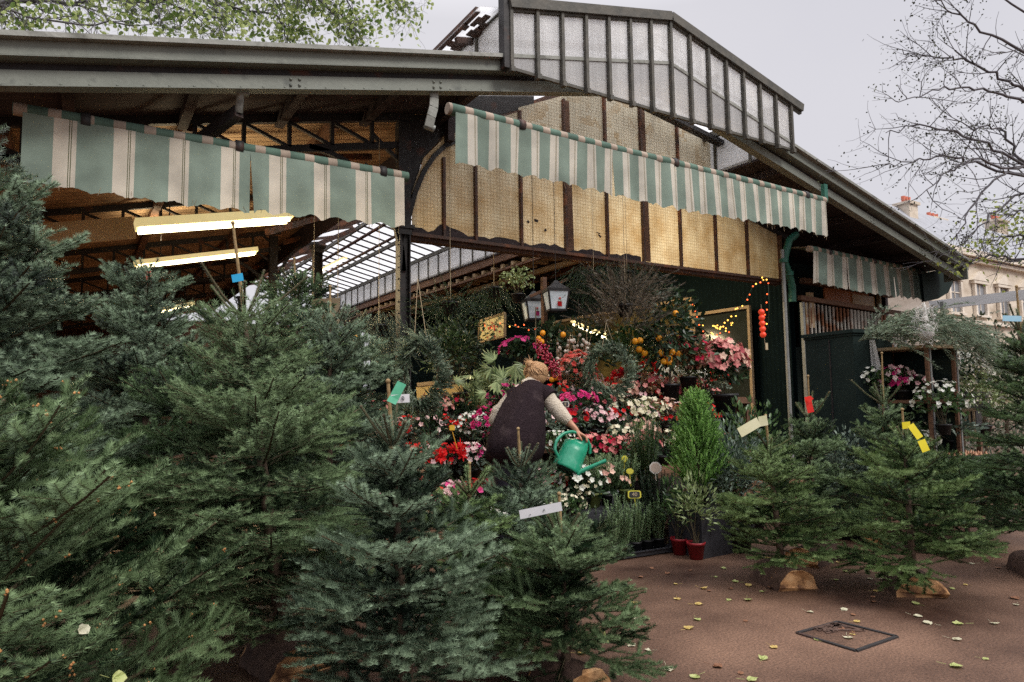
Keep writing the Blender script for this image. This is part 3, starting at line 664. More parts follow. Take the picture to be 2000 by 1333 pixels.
def grow_fir(H, R, seed, z0=.12, per_m=520, nl=.021, nw=.0030, levels=None, leader=.26, tilt=(0, 0), antler=6, side_gap=.05,
             droop=.0, fill=1.15, shape=.8, low=0.75, diamond=False, leader_needles=.35, jit=.12, curve=(0, 0), top_up=1.0, uptilt=0, stout=4, inner=1.4, gap=.125, fat=66):
    """returns (trunk MB, crown MB) around a local origin at the foot"""
    rs = np.random.default_rng(seed); segs = []           # (p0,p1,up,var,kind)
    lead = H*leader if leader < 1 else leader; zt = H-lead
    lev = levels or max(6, int((zt-z0)/gap))
    def axis(z): f = z/H; return np.array([tilt[0]*f+curve[0]*f*(1-f), tilt[1]*f+curve[1]*f*(1-f), z])
    tw = []
    def shoot_line(p, d, up, L, nseg, upcurl, v, side=True, order=1):
        pts = [p]; dd = d.copy(); step = L/nseg
        for i in range(nseg):
            dd = nrm(dd+np.array([0, 0, upcurl/nseg])+rs.normal(0, .035, 3)); pts.append(pts[-1]+dd*step)
        for i in range(nseg):
            bare = order == 1 and i < 1 and nseg > 3
            segs.append((pts[i], pts[i+1], up, v+(.12 if i == nseg-1 else 0), bare))
        tw.append((pts, .0045*L/.4+.0016 if order == 1 else .0014))
        if side:
            s = .18*L+rs.random()*.03; k = 0
            while s < L-.035:
                i = min(int(s/step), nseg-1); f = s/step-i; c = pts[i]*(1-f)+pts[i+1]*f; a = nrm(pts[i+1]-pts[i])
                sv = nrm(np.cross(a, up)); sg = 1 if k % 2 == 0 else -1
                ang = R_(46+rs.normal(0, 7)); l2 = min((L-s)*.66+.05, .30)*(.75+.4*rs.random())
                d2 = nrm(a*math.cos(ang)+sv*sg*math.sin(ang)+np.array([0, 0, rs.normal(.04, jit)]))
                if l2 > .03:
                    if order == 1 and l2 > .13: shoot_line(c, d2, nrm(np.cross(sv*sg, a))*1.0 if False else up, l2, 2, upcurl*.3, v+rs.normal(0, .07), True, 2)
                    else: shoot_line(c, d2, up, l2, 1, 0, v+rs.normal(0, .07), False, 3)
                s += side_gap*(.46 if order == 1 else .85)*(.8+.5*rs.random()); k += 1
    for li in range(lev):
        f = li/(lev-1); z = z0+(zt-z0)*(f**.92); n = rs.integers(5, 8) if f < .85 else antler
        prof = min(1.0, low+f*2.5)*(1-f)**(shape*.62)
        a0 = rs.random()*6.28
        for k in range(int(n*fill)+ (rs.random() < n*fill % 1)):
            L = max(R*prof, 0)*(.80+.32*rs.random())+.07+.045*(1-f)+(.10*top_up if f > .88 else 0)
            az = a0+k*2*math.pi/n+rs.normal(0, .16); el = R_(uptilt-8+ (f**1.5)*55+rs.normal(0, 7))-droop*(1-f)
            if f > .95: el = R_(48+rs.normal(0, 7))
            d = np.array([math.cos(az)*math.cos(el), math.sin(az)*math.cos(el), math.sin(el)])
            up = nrm(np.array([0, 0, 1.])-d*d[2]+rs.normal(0, .08, 3))
            shoot_line(axis(z+rs.normal(0, .012)), d, up, L, 3 if L < .3 else 5, .30 if f < .8 else .1, .5+rs.normal(0, .16), f < .93 or L > .2 and f < .96, 1)
    crown = MB(); g = [s for s in segs if not s[4]]
    needles(crown, [s[0] for s in g], [s[1] for s in g], np.array([s[2] for s in g]), per_m, nl, nw, rs, 0, var0=np.array([s[3] for s in g]), diamond=diamond)
    g = [s for s in segs if s[4]]
    if g: needles(crown, [s[0] for s in g], [s[1] for s in g], np.array([s[2] for s in g]), per_m*.6, nl, nw, rs, 0, var0=np.array([s[3] for s in g]), diamond=diamond)
    for pts, r in tw: crown.tube(pts, np.linspace(r, r*.5, len(pts)), 3, 1, caps=False)
    p, q = axis(zt), axis(H)
    # short inner shoots that close the view to the stem, inner shade put into their colour
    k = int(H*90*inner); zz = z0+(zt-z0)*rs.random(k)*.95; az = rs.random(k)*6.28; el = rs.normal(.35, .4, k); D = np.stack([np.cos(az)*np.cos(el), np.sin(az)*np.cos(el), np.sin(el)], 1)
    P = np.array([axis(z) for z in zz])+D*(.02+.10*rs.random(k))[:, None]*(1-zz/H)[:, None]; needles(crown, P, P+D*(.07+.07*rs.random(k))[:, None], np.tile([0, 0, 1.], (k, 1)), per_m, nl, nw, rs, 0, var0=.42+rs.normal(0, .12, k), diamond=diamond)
    # ring of stout shoots round the leader
    a0 = rs.random()*6.28; P0, P1 = [], []
    for i in range(stout):
        a = a0+i*2*math.pi/max(stout, 1)+rs.normal(0, .2); e = R_(44+rs.normal(0, 9)); d = np.array([math.cos(a)*math.cos(e), math.sin(a)*math.cos(e), math.sin(e)]); L = lead*(.48+.32*rs.random()); pts = [p, p+d*L*.5, p+d*L*.5+nrm(d+[0, 0, .25])*L*.5]
        crown.tube(pts, [.0065, .0055, .0045], 6, 1); P0 += pts[:2]; P1 += pts[1:]
        crown.ball(pts[2], .0075, 1, 5, 4)
    if stout: needles(crown, P0, P1, np.tile([0, 0, 1.], (len(P0), 1)), per_m*2.2, nl*.78, nw, rs, 0, 180, 55, .72+rs.normal(0, .05, len(P0)), diamond)
    needles(crown, [p, p+(q-p)*.5], [p+(q-p)*.5, q], np.array([[1., 0, 0], [1., 0, 0]]), per_m*leader_needles, nl*.8, nw, rs, 0, 180, 40, np.array([.6, .65]), diamond)
    tips = np.array([s[1] for s in segs if True])
    trunk = MB(); zs = np.linspace(0, zt, 9); r0 = .012+.014*H
    trunk.tube([axis(z) for z in zs], np.linspace(r0, .009, 9), 8, 0)
    trunk.tube([axis(zt), axis(zt+lead*.5), axis(H)], [.0095, .0075, .006], 6, 1)
    trunk.ball(axis(H), .010, 1, 6, 5); trunk.ball(axis(zt), .014, 1, 6, 5)
    return trunk, crown, tips, axis

def half_log(b, c, ang, L, r, seed, flat_up=False):
    rs = np.random.default_rng(seed); n = 15; A = np.array([math.cos(ang), math.sin(ang), 0]); B = np.array([-math.sin(ang), math.cos(ang), 0])
    k = 6; rings = []
    th = np.linspace(0, math.pi, n); wob = 1+.025*rs.standard_normal(n); wob = (wob+np.roll(wob, 1))/2
    for i in range(k):
        s = -L/2+L*i/(k-1); rr = r*(1+.03*rs.standard_normal())
        arc = [np.asarray(c)+A*(s+.012*rs.standard_normal()*(i in (0, k-1)))+B*rr*math.cos(t)*wob[j]+np.array([0, 0, 1])*rr*.92*math.sin(t)*wob[j] for j, t in enumerate(th)]
        rings.append(arc)
    R = np.array(rings); i = np.arange(n-1)
    F = np.concatenate([np.stack([q*n+i, q*n+i+1, (q+1)*n+i+1, (q+1)*n+i], 1) for q in range(k-1)])
    b.add(R.reshape(-1, 3), F, 0, True)
    for q in (0, k-1): b.add(R[q], [list(range(n))], 1)
    return b

def fir(label, px, py_base, d, py_top, Rad, seed, mt='deep', log=None, logvis=True, px_top=None, buds=0, base_z=0., **kw):
    foot = at(px, py_base, d=d); foot.z = base_z
    top = at(px_top or px, py_top, d=d); H = top.z-base_z
    o = thing('fir_tree', label, 'christmas tree', tuple(foot), 'christmas trees for sale')
    tl = (top.x-foot.x, top.y-foot.y)
    lh = .10 if log else 0
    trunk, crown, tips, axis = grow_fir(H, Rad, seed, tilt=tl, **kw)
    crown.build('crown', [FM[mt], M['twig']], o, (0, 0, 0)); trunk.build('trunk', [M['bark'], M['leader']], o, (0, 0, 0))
    if log:
        b = MB(); half_log(b, (0, 0, 0), log[0], log[1], log[2], seed); b.build('half_log_stand', [M['logbark'], M['logend']], o, (0, 0, 0))
    if buds:
        b = MB(); rs = np.random.default_rng(seed); sel = tips[rs.random(len(tips)) < buds]
        for tip in sel:
            for _ in range(3): b.ball(tip+rs.normal(0, .004, 3), .0042, 0, 4, 3)
        b.build('buds', M['bud'], o, (0, 0, 0))['kind'] = 'stuff'
    
    return o, foot, top, axis

D10 = R_(10)
near = dict(per_m=1500, nl=.0215, nw=.0027)
T = {}
T['corner'] = fir('big loose fir tree with orange bud tips, nearest to the camera', -55, 1333, 1.95, 730, .74, 21, 'deep', buds=.10, px_top=-60, per_m=1350, nl=.024, nw=.0027, leader=.12, z0=.06, side_gap=.078, gap=.115, low=.95, shape=.8, jit=.16, uptilt=14, inner=2)
T['lefttall'] = fir('tallest dark fir tree, standing behind the orange budded one', -75, 1300, 2.75, 300, .60, 22, 'blue', per_m=1250, nl=.025, nw=.0028, leader=.06, z0=.5, shape=.62, side_gap=.06)
T['redtag'] = fir('wide dark fir tree behind, with a red tag at its tip', 285, 1250, 4.2, 520, .66, 23, 'blue', leader=.05, per_m=978, nw=.0036, side_gap=.066, nl=.024, z0=.35, shape=1.0)
T['bluetag'] = fir('tall leaning fir tree with a bright blue tag on its bare leader', 560, 1325, 3.1, 436, .60, 24, 'deep', log=(R_(100), .34, .15), px_top=455, leader=.22, stout=5, gap=.105, inner=2, leader_needles=.08, per_m=520, nl=.022, nw=.003, z0=.28, shape=1.05, antler=5, top_up=1.1)
T['second'] = fir('fir tree with antler like top shoots left of the riveted post', 640, 1250, 4.1, 560, .46, 25, 'blue', px_top=645, leader=.13, leader_needles=.2, per_m=978, nw=.0034, side_gap=.066, z0=.35, shape=1.0, top_up=1.0, antler=5)
T['midgap'] = fir('shaded fir tree crowded between the red tagged and the blue tagged trees', 590, 1230, 4.9, 505, .55, 26, 'dark', px_top=575, leader=.10, per_m=864, nw=.004, side_gap=.066, z0=.4)
T['front'] = fir('full bushy blue green fir tree with a green tag and a white ring printed tag', 800, 1440, 2.5, 745, .43, 27, 'blue', px_top=758, leader=.19, stout=6, leader_needles=.07, z0=.17, shape=1.0, low=.85, antler=6, top_up=.5, side_gap=.075, gap=.115, inner=3, **near)
T['antler'] = fir('fir tree with five thick bare top shoots before the bent woman', 1035, 1235, 3.5, 838, .37, 28, 'blue', log=(R_(-20), .28, .12), px_top=1012, leader=.20, stout=6, leader_needles=.1, per_m=1150, nw=.003, side_gap=.066, z0=.22, shape=1.0, top_up=.3, antler=5)
T['smallgap'] = fir('small fir tree with a thin bare leader before the red cyclamens', 915, 1300, 3.15, 905, .26, 29, 'fresh', px_top=917, leader=.16, leader_needles=.1, per_m=1150, nw=.0028, side_gap=.066, z0=.2, antler=5, top_up=1.1)
T['whitetag'] = fir('low round fir tree on a log with a long white price strip', 1108, 1340, 2.85, 965, .315, 30, 'deep', log=(R_(95), .26, .12), px_top=1092, leader=.24, stout=4, leader_needles=.15, z0=.16, shape=.55, low=.9, antler=5, top_up=1.3, side_gap=.066, gap=.115, inner=2.6, **near)
# right hand group
T['paletag'] = fir('fir tree on a half log with a pale yellow paper tag', 1530, 1132, 4.35, 812, .36, 31, 'fresh', log=(R_(70), .30, .14), px_top=1495, leader=.20, leader_needles=.3, per_m=1092, nw=.0033, side_gap=.066, z0=.24, shape=1.0, low=.9, antler=5, top_up=.6)
T['yellowtag'] = fir('wide fir tree on a sawn half log with a bright yellow tag strip', 1785, 1150, 4.15, 800, .47, 32, 'fresh', log=(R_(45), .30, .14), px_top=1762, leader=.17, leader_needles=.3, per_m=1150, nw=.0032, side_gap=.066, z0=.24, shape=1.05, low=.9, antler=5, top_up=.6)
T['redribbon'] = fir('fir tree with a red ribbon round its tip, between the cypress and the cabinet', 1590, 1100, 4.95, 735, .36, 33, 'deep', log=(R_(10), .42, .13), px_top=1578, leader=.24, leader_needles=.3, per_m=955, nw=.0036, side_gap=.066, z0=.25, antler=4, top_up=.9, shape=.95)
T['shelf'] = fir('upright fir tree in front of the wooden stand of flowers', 1735, 1085, 5.4, 690, .34, 34, 'deep', log=(R_(0), .3, .12), px_top=1722, leader=.27, leader_needles=.3, per_m=910, nw=.0038, side_gap=.066, z0=.3, antler=5, top_up=.9, shape=.9)
T['bluestrip'] = fir('dark fir tree with a pale blue strip on its leader', 2032, 1115, 4.5, 560, .40, 35, 'dark', log=(R_(40), .34, .14), px_top=1985, leader=.16, leader_needles=.2, per_m=978, nw=.0036, side_gap=.066, z0=.34, shape=1.35, top_up=.9, antler=5)
T['backright'] = fir('low spreading fir tree behind, left of the tree with the blue strip', 1890, 1080, 5.4, 905, .55, 36, 'dark', leader=.10, per_m=819, nw=.004, side_gap=.066, z0=.22, shape=.5, low=.9)
T['backmid'] = fir('pale shaded fir tree hanging behind the riveted post', 690, 1200, 5.6, 660, .45, 37, 'blue', leader=.05, per_m=750, nw=.0042, side_gap=.066, nl=.03, z0=.6, shape=.4, droop=.5)
T['gapfill'] = fir('low fir tree half hidden between the orange budded tree and the blue tagged tree', 400, 1290, 3.5, 700, .62, 38, 'dark', leader=.06, per_m=1046, nw=.0034, side_gap=.066, z0=.34, shape=.7)
# ================================================================== THE FLOWER STALL
def leafm(name, a, b, tr=.2, rough=.4, spec=.5): return mat(name, a, b, 6, rough, spec=spec, trans=tr, var=1.2)
LF = dict(
 dark=leafm('dark_leaves', (.012, .03, .012), (.05, .095, .04)), mid=leafm('green_leaves', (.025, .06, .02), (.10, .18, .06)),
 grey=leafm('grey_green_leaves', (.05, .08, .06), (.17, .23, .17)), lime=leafm('bright_green_leaves', (.08, .19, .03), (.32, .55, .15)), spray=leafm('pale_fir_sprays', (.06, .10, .06), (.34, .42, .30)),
 pale=leafm('pale_green_leaves', (.12, .17, .06), (.36, .44, .2)), bronze=leafm('bronze_leaves', (.10, .05, .03), (.34, .2, .1)),
 brown=leafm('dry_brown_leaves', (.06, .045, .03), (.2, .16, .11)), cream=leafm('creamy_green_bracts', (.3, .32, .14), (.62, .6, .36)),
 rosem=leafm('rosemary_leaves', (.09, .16, .06), (.34, .48, .25)))
def flm(name, a, b, tr=.25): return mat(name, a, b, 12, .6, spec=.2, trans=tr, var=1.0)
FLW = dict(
 red=flm('red_petals', (.42, .004, .006), (.75, .02, .02)), crimson=flm('crimson_petals', (.20, .004, .02), (.5, .012, .05)),
 pink=flm('hot_pink_petals', (.55, .02, .16), (.85, .10, .32)), coral=flm('coral_petals', (.75, .12, .10), (.9, .30, .22)),
 white=flm('white_petals', (.62, .62, .52), (.85, .85, .78)), cream=flm('cream_petals', (.55, .5, .32), (.8, .74, .55)),
 rose=flm('dusty_rose_petals', (.40, .08, .09), (.75, .32, .28)), pale=flm('pale_pink_petals', (.7, .4, .42), (.85, .65, .62)),
 mag=flm('magenta_petals', (.40, .015, .12), (.75, .10, .30)), orange=mat('orange_fruit', (.85, .30, .01), (.95, .42, .02), 8, .4, .1, 60, spec=.5),
 berry=mat('dark_red_berries', (.22, .004, .02), (.42, .01, .05), 8, .3, spec=.6), blush=flm('blush_bracts', (.5, .25, .2), (.8, .55, .42)))
POT = dict(black=mat('black_plastic_pot', (.012, .012, .013), (.02, .02, .02), 5, .45), red=mat('red_plastic_pot', (.22, .012, .018), (.30, .02, .025), 4, .4),
 white=mat('white_plastic_pot', (.5, .52, .54), (.6, .6, .6), 4, .4), lime=mat('pale_green_pot', (.16, .2, .05), (.24, .28, .08), 4, .5), brown=mat('brown_pot', (.14, .05, .03), (.2, .08, .045), 5, .6))
M['soil'] = mat('dark_soil', (.015, .01, .008), (.03, .02, .015), 30, .95)

def pot(b, c, r, h, m=0):
    b.lathe([(0, .002), (r*.72, .002), (r*.95, h*.84), (r*1.03, h*.84), (r*1.04, h), (r*.96, h), (r*.95, h*.86), (0, h*.86)], c, 16, m)
def petals(b, C, Nn, k, fs, rs, m=0, lay=1, cup=.35, wid=.85):
    C = np.asarray(C); Nn = nrm(Nn); n = len(C); U = perp(Nn); Vv = np.cross(Nn, U); a0 = rs.random(n)*6.28; vv = .5+rs.normal(0, .28, n)
    for l in range(lay):
        for q in range(k):
            a = a0+q*2*math.pi/k+l*.6; D = U*np.cos(a)[:, None]+Vv*np.sin(a)[:, None]; D = D+Nn*(cup+l*.75); D = nrm(D)
            S = np.cross(D, Nn); b.leaves(C, D, nrm(S), fs*(1-.25*l)*(.8+.3*rs.random(n)), fs*wid*(1-.25*l), m, vv+rs.normal(0, .1, n), .12, .5)
def dome(n, rs, sx, sy, sz, shell=.35, low=-.2):
    D = nrm(rs.normal(0, 1, (n*2, 3))); D = D[D[:, 2] > low][:n]; r = (1-shell*rs.random(len(D))**1.0)
    return D*r[:, None]*[sx, sy, sz], D
def plant(label, cat, px, row=None, d=None, z=None, w=.3, h=.35, leaf='mid', ls=.05, lw=.03, nl=160, fl=None, nf=20, fs=.022, k=5, lay=1,
          potc='black', pr=.06, ph=.10, seed=1, name='potted_plant', group='potted plants on the stall', up=.25, cup=.35, fill=1., fl2=None, stemmy=False, bend=.2, wid=.85, low=-.25, fshell=.12):
    rs = np.random.default_rng(seed+100)
    if row is not None: Y, z = row; c = at(px, 800, Y=Y); c.z = z
    elif isinstance(px, tuple): c = at(px[0], px[1], d=d); c.z = c.z if z is None else z
    else: c = at(px, 800, d=d); c.z = z
    o = thing(name, label, cat, tuple(c), group)
    if potc:
        b = MB(); pot(b, (0, 0, 0), pr, ph, 0); b.lathe([(0, ph*.87), (pr*.93, ph*.87)], (0, 0, 0), 12, 1); b.build('pot', [POT[potc], M['soil']], o, (0, 0, 0))
    hc = ph if potc else 0
    zc = hc+(h-hc)*.5; sz = (h-hc)*.5
    P, D = dome(int(nl*fill), rs, w/2, w/2, sz, .75, -.7); P = P+[0, 0, zc]
    LD = nrm(D+[0, 0, up]+rs.normal(0, .45, P.shape)); S = nrm(np.cross(LD, rs.normal(0, 1, P.shape)+[0, 0, 1.5]))
    b = MB(); b.leaves(P-LD*ls*.4, LD, S, ls*(.7+.5*rs.random(len(P))), lw, 0, .5+rs.normal(0, .2, len(P)), bend)
    for q in rs.choice(len(P), min(len(P), 14), replace=False):
        b.tube([[rs.normal(0, .012), rs.normal(0, .012), hc*.8], P[q]*[.5, .5, .6]+[0, 0, hc*.3], P[q]], [.003, .002, .0015], 3, 1, caps=False)
    b.build('foliage', [LF[leaf], M['twig']], o, (0, 0, 0))
    if fl:
        b = MB(); C, Nn = dome(nf, rs, w/2, w/2, sz, fshell, low); C = C*1.04+[0, 0, zc]
        NN = Nn+rs.normal(0, .3, Nn.shape)+[0, -.35, .15]
        if nf <= 20 and not fl2:
            for c_, n_ in zip(C, NN): b = MB(); petals(b, [c_], [n_], k, fs, rs, 0, lay, cup, wid); b.build('flower', FLW[fl], o, (0, 0, 0))
            return o
        petals(b, C, NN, k, fs, rs, 0, lay, cup, wid)
        ms = [FLW[fl]]
        if fl2:
            C, Nn = dome(max(nf//2, 4), rs, w/2, w/2, sz, fshell, low); C = C*1.04+[0, 0, zc]; petals(b, C, Nn+rs.normal(0, .3, Nn.shape)+[0, -.35, .1], k, fs, rs, 1, lay, cup, wid); ms.append(FLW[fl2])
        b.build('flowers', ms, o, (0, 0, 0))
    return o
R1, R2, R3, R4, R5 = (4.35, .33), (4.78, .55), (5.2, .80), (5.65, 1.02), (6.1, 1.18)
L1, L2, L3, L4 = (4.95, .22), (5.45, .48), (6.0, .72), (6.45, .92)
# benches the pots stand on
def bench(label, x0, x1, y, z, dep=.42, mt='wooddk'):
    o = thing('display_bench', label, 'bench', ((x0+x1)/2, y, 0), 'stepped benches of the flower stall')
    b = MB(); b.box(((x0+x1)/2, y, z-.012), (x1-x0, dep, .022)); b.build('board', M[mt], o)
    b = MB(); b.box(((x0+x1)/2, y-dep/2-.005, z-.05), (x1-x0, .018, .06)); b.build('apron', M[mt], o)
    for x in (x0+.06, x1-.06):
        b = MB(); b.box((x, y, (z-.05)/2), (.05, dep*.8, z-.05)); b.build('leg', M[mt], o)
    return o
M['shelf'] = mat('black_trolley_shelf', (.02, .02, .024), (.04, .04, .045), 6, .4)
bench('lowest black shelf of the stall, under the rosemary pots', 3.25, 4.95, R1[0], R1[1], .42, 'shelf')
bench('second step of the stall behind the watering can', 3.35, 5.6, R2[0], R2[1])
bench('third step of the stall under the cream hellebores', 3.4, 6.0, R3[0], R3[1])
bench('fourth step of the stall under the coral azalea', 3.5, 6.5, R4[0], R4[1])
bench('highest step of the stall below the citrus tree', 3.6, 7.4, R5[0], R5[1], .5)
bench('lowest step left of the woman, under the cyclamens', 1.9, 3.0, L1[0], L1[1])
bench('second step left of the woman, under the poinsettias', 2.0, 3.2, L2[0], L2[1])
bench('third step left of the woman, under the white kalanchoes', 2.2, 3.5, L3[0], L3[1])
bench('back step left of the woman, behind the riveted post', 2.2, 4.3, L4[0]+.2, L4[1])
b = MB(); b.box((5.2, 6.45, .55), (4.2, .03, 1.1)); tag(b.build('stall_backboard', M['soffit'], org=(5.2, 6.45, 0)), 'dark board closing the stepped flower stall at the back', 'board')

# -- rows of filler plants so that the steps are full
fillers = [('white', 'kalanchoe'), ('cream', 'primrose'), ('rose', 'cyclamen'), ('pale', 'heather'), ('blush', 'hellebore'), ('crimson', 'cyclamen'), (None, 'ivy'), ('red', 'cyclamen')]
def filler(row, x, i, where, s=.3):
    Y, z = row; f, nm = fillers[i % 8]; rs = np.random.default_rng(500+i); o = thing('potted_plant', '', nm, (x, Y, z), 'smaller plants filling the steps'); b = MB(); pot(b, (0, 0, 0), .06, .09); b.build('pot', POT['black'], o, (0, 0, 0))
    P, D = dome(150, rs, s*.62, s*.55, s*.5, .75, -.7); P = P+[0, 0, s*.55]; LD = nrm(D+[0, 0, .3]+rs.normal(0, .4, P.shape)); b = MB(); b.leaves(P-LD*.02, LD, nrm(np.cross(LD, rs.normal(0, 1, P.shape))), .055, .032, 0, .5+rs.normal(0, .25, len(P)), .2)
    b.build('foliage', LF[('dark', 'mid', 'dark', 'grey')[i % 4]], o, (0, 0, 0))
    if f: b = MB(); C, Nn = dome(30, rs, s*.62, s*.55, s*.5, .1, 0); petals(b, C+[0, 0, s*.55], Nn+[0, -.4, .2], 5, .03, rs, 0, 1, .5); b.build('flowers', FLW[f], o, (0, 0, 0))
    o['label'] = (f+' flowered ' if f else 'green leaved ')+nm+' '+where; return o

ni = 0
for row, x0, x1, n, where in (((4.35, .33), 3.35, 3.75, 2, 'on the low black shelf before the woman'), ((4.78, .55), 3.45, 5.45, 7, 'on the second step right of the can'), ((5.2, .80), 3.5, 5.9, 8, 'on the third step of the stall'),
                             ((5.65, 1.02), 3.6, 6.4, 8, 'on the fourth step of the stall'), ((6.1, 1.18), 3.8, 7.2, 8, 'on the highest step of the stall'),
                             ((4.95, .22), 2.0, 2.9, 4, 'on the lowest step left of the woman'), ((5.45, .48), 2.1, 3.1, 4, 'on the second step left of the woman'), ((6.0, .72), 2.3, 3.4, 5, 'on the third step left of the woman'), ((6.45, .92), 2.3, 4.2, 6, 'on the back step left of the woman')):
    for q in range(n):
        ordn = ('first', 'second', 'third', 'fourth', 'fifth', 'sixth', 'seventh', 'eighth')[q]
        filler(row, x0+(x1-x0)*(q+.5)/n+random.uniform(-.05, .05), ni*3+q, where+', '+ordn+' from left', .32); ni += 1
# -- left bank
G = 'potted flowers left of the woman'
for i, (px, r, lab) in enumerate([(806, L2, 'poinsettia with bright red bracts beside the riveted post'), (842, L2, 'poinsettia with red bracts, middle one left of the yellow stick sign'), (872, L2, 'poinsettia with red bracts just left of the yellow stick sign'), (822, L1, 'lower red poinsettia behind the antler shoots of the front fir')]):
    plant(lab, 'poinsettia', px, r, w=.34, h=.34, leaf='dark', nl=110, ls=.07, fl='red', nf=13, fs=.075, k=6, lay=2, cup=.15, wid=.42, seed=i, name='poinsettia', group=G, low=.05)
plant('small red poinsettia raised behind the others, below the palm like fronds', 'poinsettia', 888, L3, w=.26, h=.32, leaf='dark', nl=80, ls=.06, fl='red', nf=7, fs=.065, k=6, lay=2, cup=.15, wid=.42, seed=7, name='poinsettia', group=G, low=.1)
plant('white flowered kalanchoe just left of the woman', 'kalanchoe', 925, L3, w=.36, h=.36, leaf='dark', nl=160, fl='white', nf=70, fs=.02, k=5, seed=8, name='flowering_plant', group=G)
plant('tall white flowered kalanchoe behind the pink cyclamen', 'kalanchoe', 912, (5.75, .66), w=.30, h=.40, leaf='dark', nl=120, fl='white', nf=46, fs=.02, seed=9, name='flowering_plant', group=G)
plant('pink and white cyclamen at the left of the dark dress', 'cyclamen', 925, L2, w=.28, h=.30, leaf='dark', nl=110, fl='mag', fl2='pale', nf=26, fs=.034, k=5, cup=.9, seed=10, name='cyclamen', group=G, low=.2)
plant('small magenta cyclamen left of the pink and white one', 'cyclamen', 893, L2, w=.2, h=.26, leaf='dark', nl=80, fl='mag', nf=12, fs=.028, cup=.9, seed=11, name='cyclamen', group=G, low=.2)
plant('red and pink cyclamen with bright red blooms below the dress hem', 'cyclamen', 938, (4.75, .24), w=.34, h=.30, leaf='dark', nl=110, fl='red', fl2='mag', nf=26, fs=.038, k=5, cup=.8, seed=12, name='cyclamen', group=G, low=.15)
plant('white flowered plant low in front of the red cyclamen', 'flowering plant', 905, L1, w=.34, h=.30, leaf='mid', nl=110, fl='cream', nf=46, fs=.024, seed=13, name='flowering_plant', group=G)
plant('pale pink cyclamen in front of the red poinsettias', 'cyclamen', 868, L1, w=.34, h=.30, leaf='grey', nl=100, fl='pale', fl2='pink', nf=22, fs=.036, cup=.8, seed=14, name='cyclamen', group=G, low=.1)
plant('low white primroses beside the leader of the small fir', 'flowering plant', 948, (4.5, .16), w=.34, h=.24, leaf='dark', nl=90, fl='white', nf=24, fs=.026, seed=15, name='flowering_plant', group=G)
plant('dark leaved plant with long strap leaves beside the post', 'foliage plant', 840, L3, w=.34, h=.38, leaf='dark', nl=120, ls=.16, lw=.02, seed=16, name='strap_leaf_plant', group=G, up=.8)
plant('orange and cream orchids before the yellow mirror', 'orchid', 876, L4, w=.34, h=.34, leaf='dark', nl=80, ls=.12, lw=.02, fl='blush', fl2='crimson', nf=18, fs=.03, seed=17, name='orchid', group=G, up=.8)
plant('dark red amaryllis above the strap leaves', 'amaryllis', 848, L4, w=.26, h=.40, leaf='dark', nl=60, ls=.14, lw=.02, fl='crimson', nf=12, fs=.04, seed=18, name='amaryllis', group=G, low=.3, up=.8)
plant('tall magenta azalea rising along the left of the dark dress', 'azalea', 952, (5.5, .62), w=.30, h=.50, leaf='dark', nl=150, fl='pink', nf=44, fs=.032, lay=2, seed=19, name='azalea', group=G, low=-.3)
plant('magenta azalea behind the shoulder of the woman', 'azalea', 985, (5.9, .92), w=.36, h=.44, leaf='dark', nl=160, fl='mag', nf=44, fs=.028, lay=2, seed=20, name='azalea', group=G)
# -- right banks
G = 'potted flowers right of the woman'
plant('coral azalea beside the head of the woman', 'azalea', 1130, (5.65, 1.06), w=.42, h=.62, leaf='dark', nl=200, fl='coral', nf=95, fs=.034, lay=2, seed=31, name='azalea', group=G)
plant('hot pink azalea under the coral one', 'azalea', 1130, (5.3, .98), w=.36, h=.28, leaf='dark', nl=120, fl='pink', nf=32, fs=.04, lay=2, seed=32, name='azalea', group=G)
plant('small pink azalea right of the hot pink one', 'azalea', 1172, (5.3, .98), w=.30, h=.27, leaf='dark', nl=110, fl='rose', nf=30, fs=.028, lay=2, seed=33, name='azalea', group=G)
cr_ = [('white kalanchoe between the dress and the watering can', 1088, (5.0, .60), 'white', 50, .34), ('white kalanchoe above the rim of the watering can', 1098, (5.35, .78), 'white', 40, .3),
       ('red cyclamen inside the loop of the can handle', 1118, R3, 'crimson', 30, .3), ('row end plant of small pale pink buds', 1160, R3, 'pale', 60, .3), ('pink budded heather left of the hellebores', 1195, R3, 'pale', 50, .3),
       ('deep red cyclamen right of the watering can', 1172, (4.75, .56), 'crimson', 36, .32), ('rose red cyclamen above the spout of the can', 1192, (4.7, .56), 'rose', 34, .32),
       ('pale pink cyclamen at the hem of the dress', 1055, (4.6, .36), 'pale', 34, .3), ('small red cyclamen under the watering can', 1078, (4.55, .36), 'red', 16, .26), ('white daisy plant under the watering can', 1060, (4.3, .2), 'white', 30, .26),
       ('cream primrose at the foot of the stall', 1105, (4.25, .2), 'cream', 34, .28), ('pale green hellebore under the watering can', 1130, (4.35, .3), 'cream', 30, .28)]
for i, (lab, px, r, f, n, s) in enumerate(cr_):
    plant(lab, lab.split(' ')[1] if lab.split(' ')[1] in ('kalanchoe', 'cyclamen') else 'flowering plant', px, r, w=s, h=s*.95, leaf='dark' if i % 2 else 'mid', nl=110, fl=f, nf=n, fs=.022 if f in ('white', 'cream', 'pale') else .034, k=5, cup=.6, seed=40+i, name='flowering_plant', group=G)
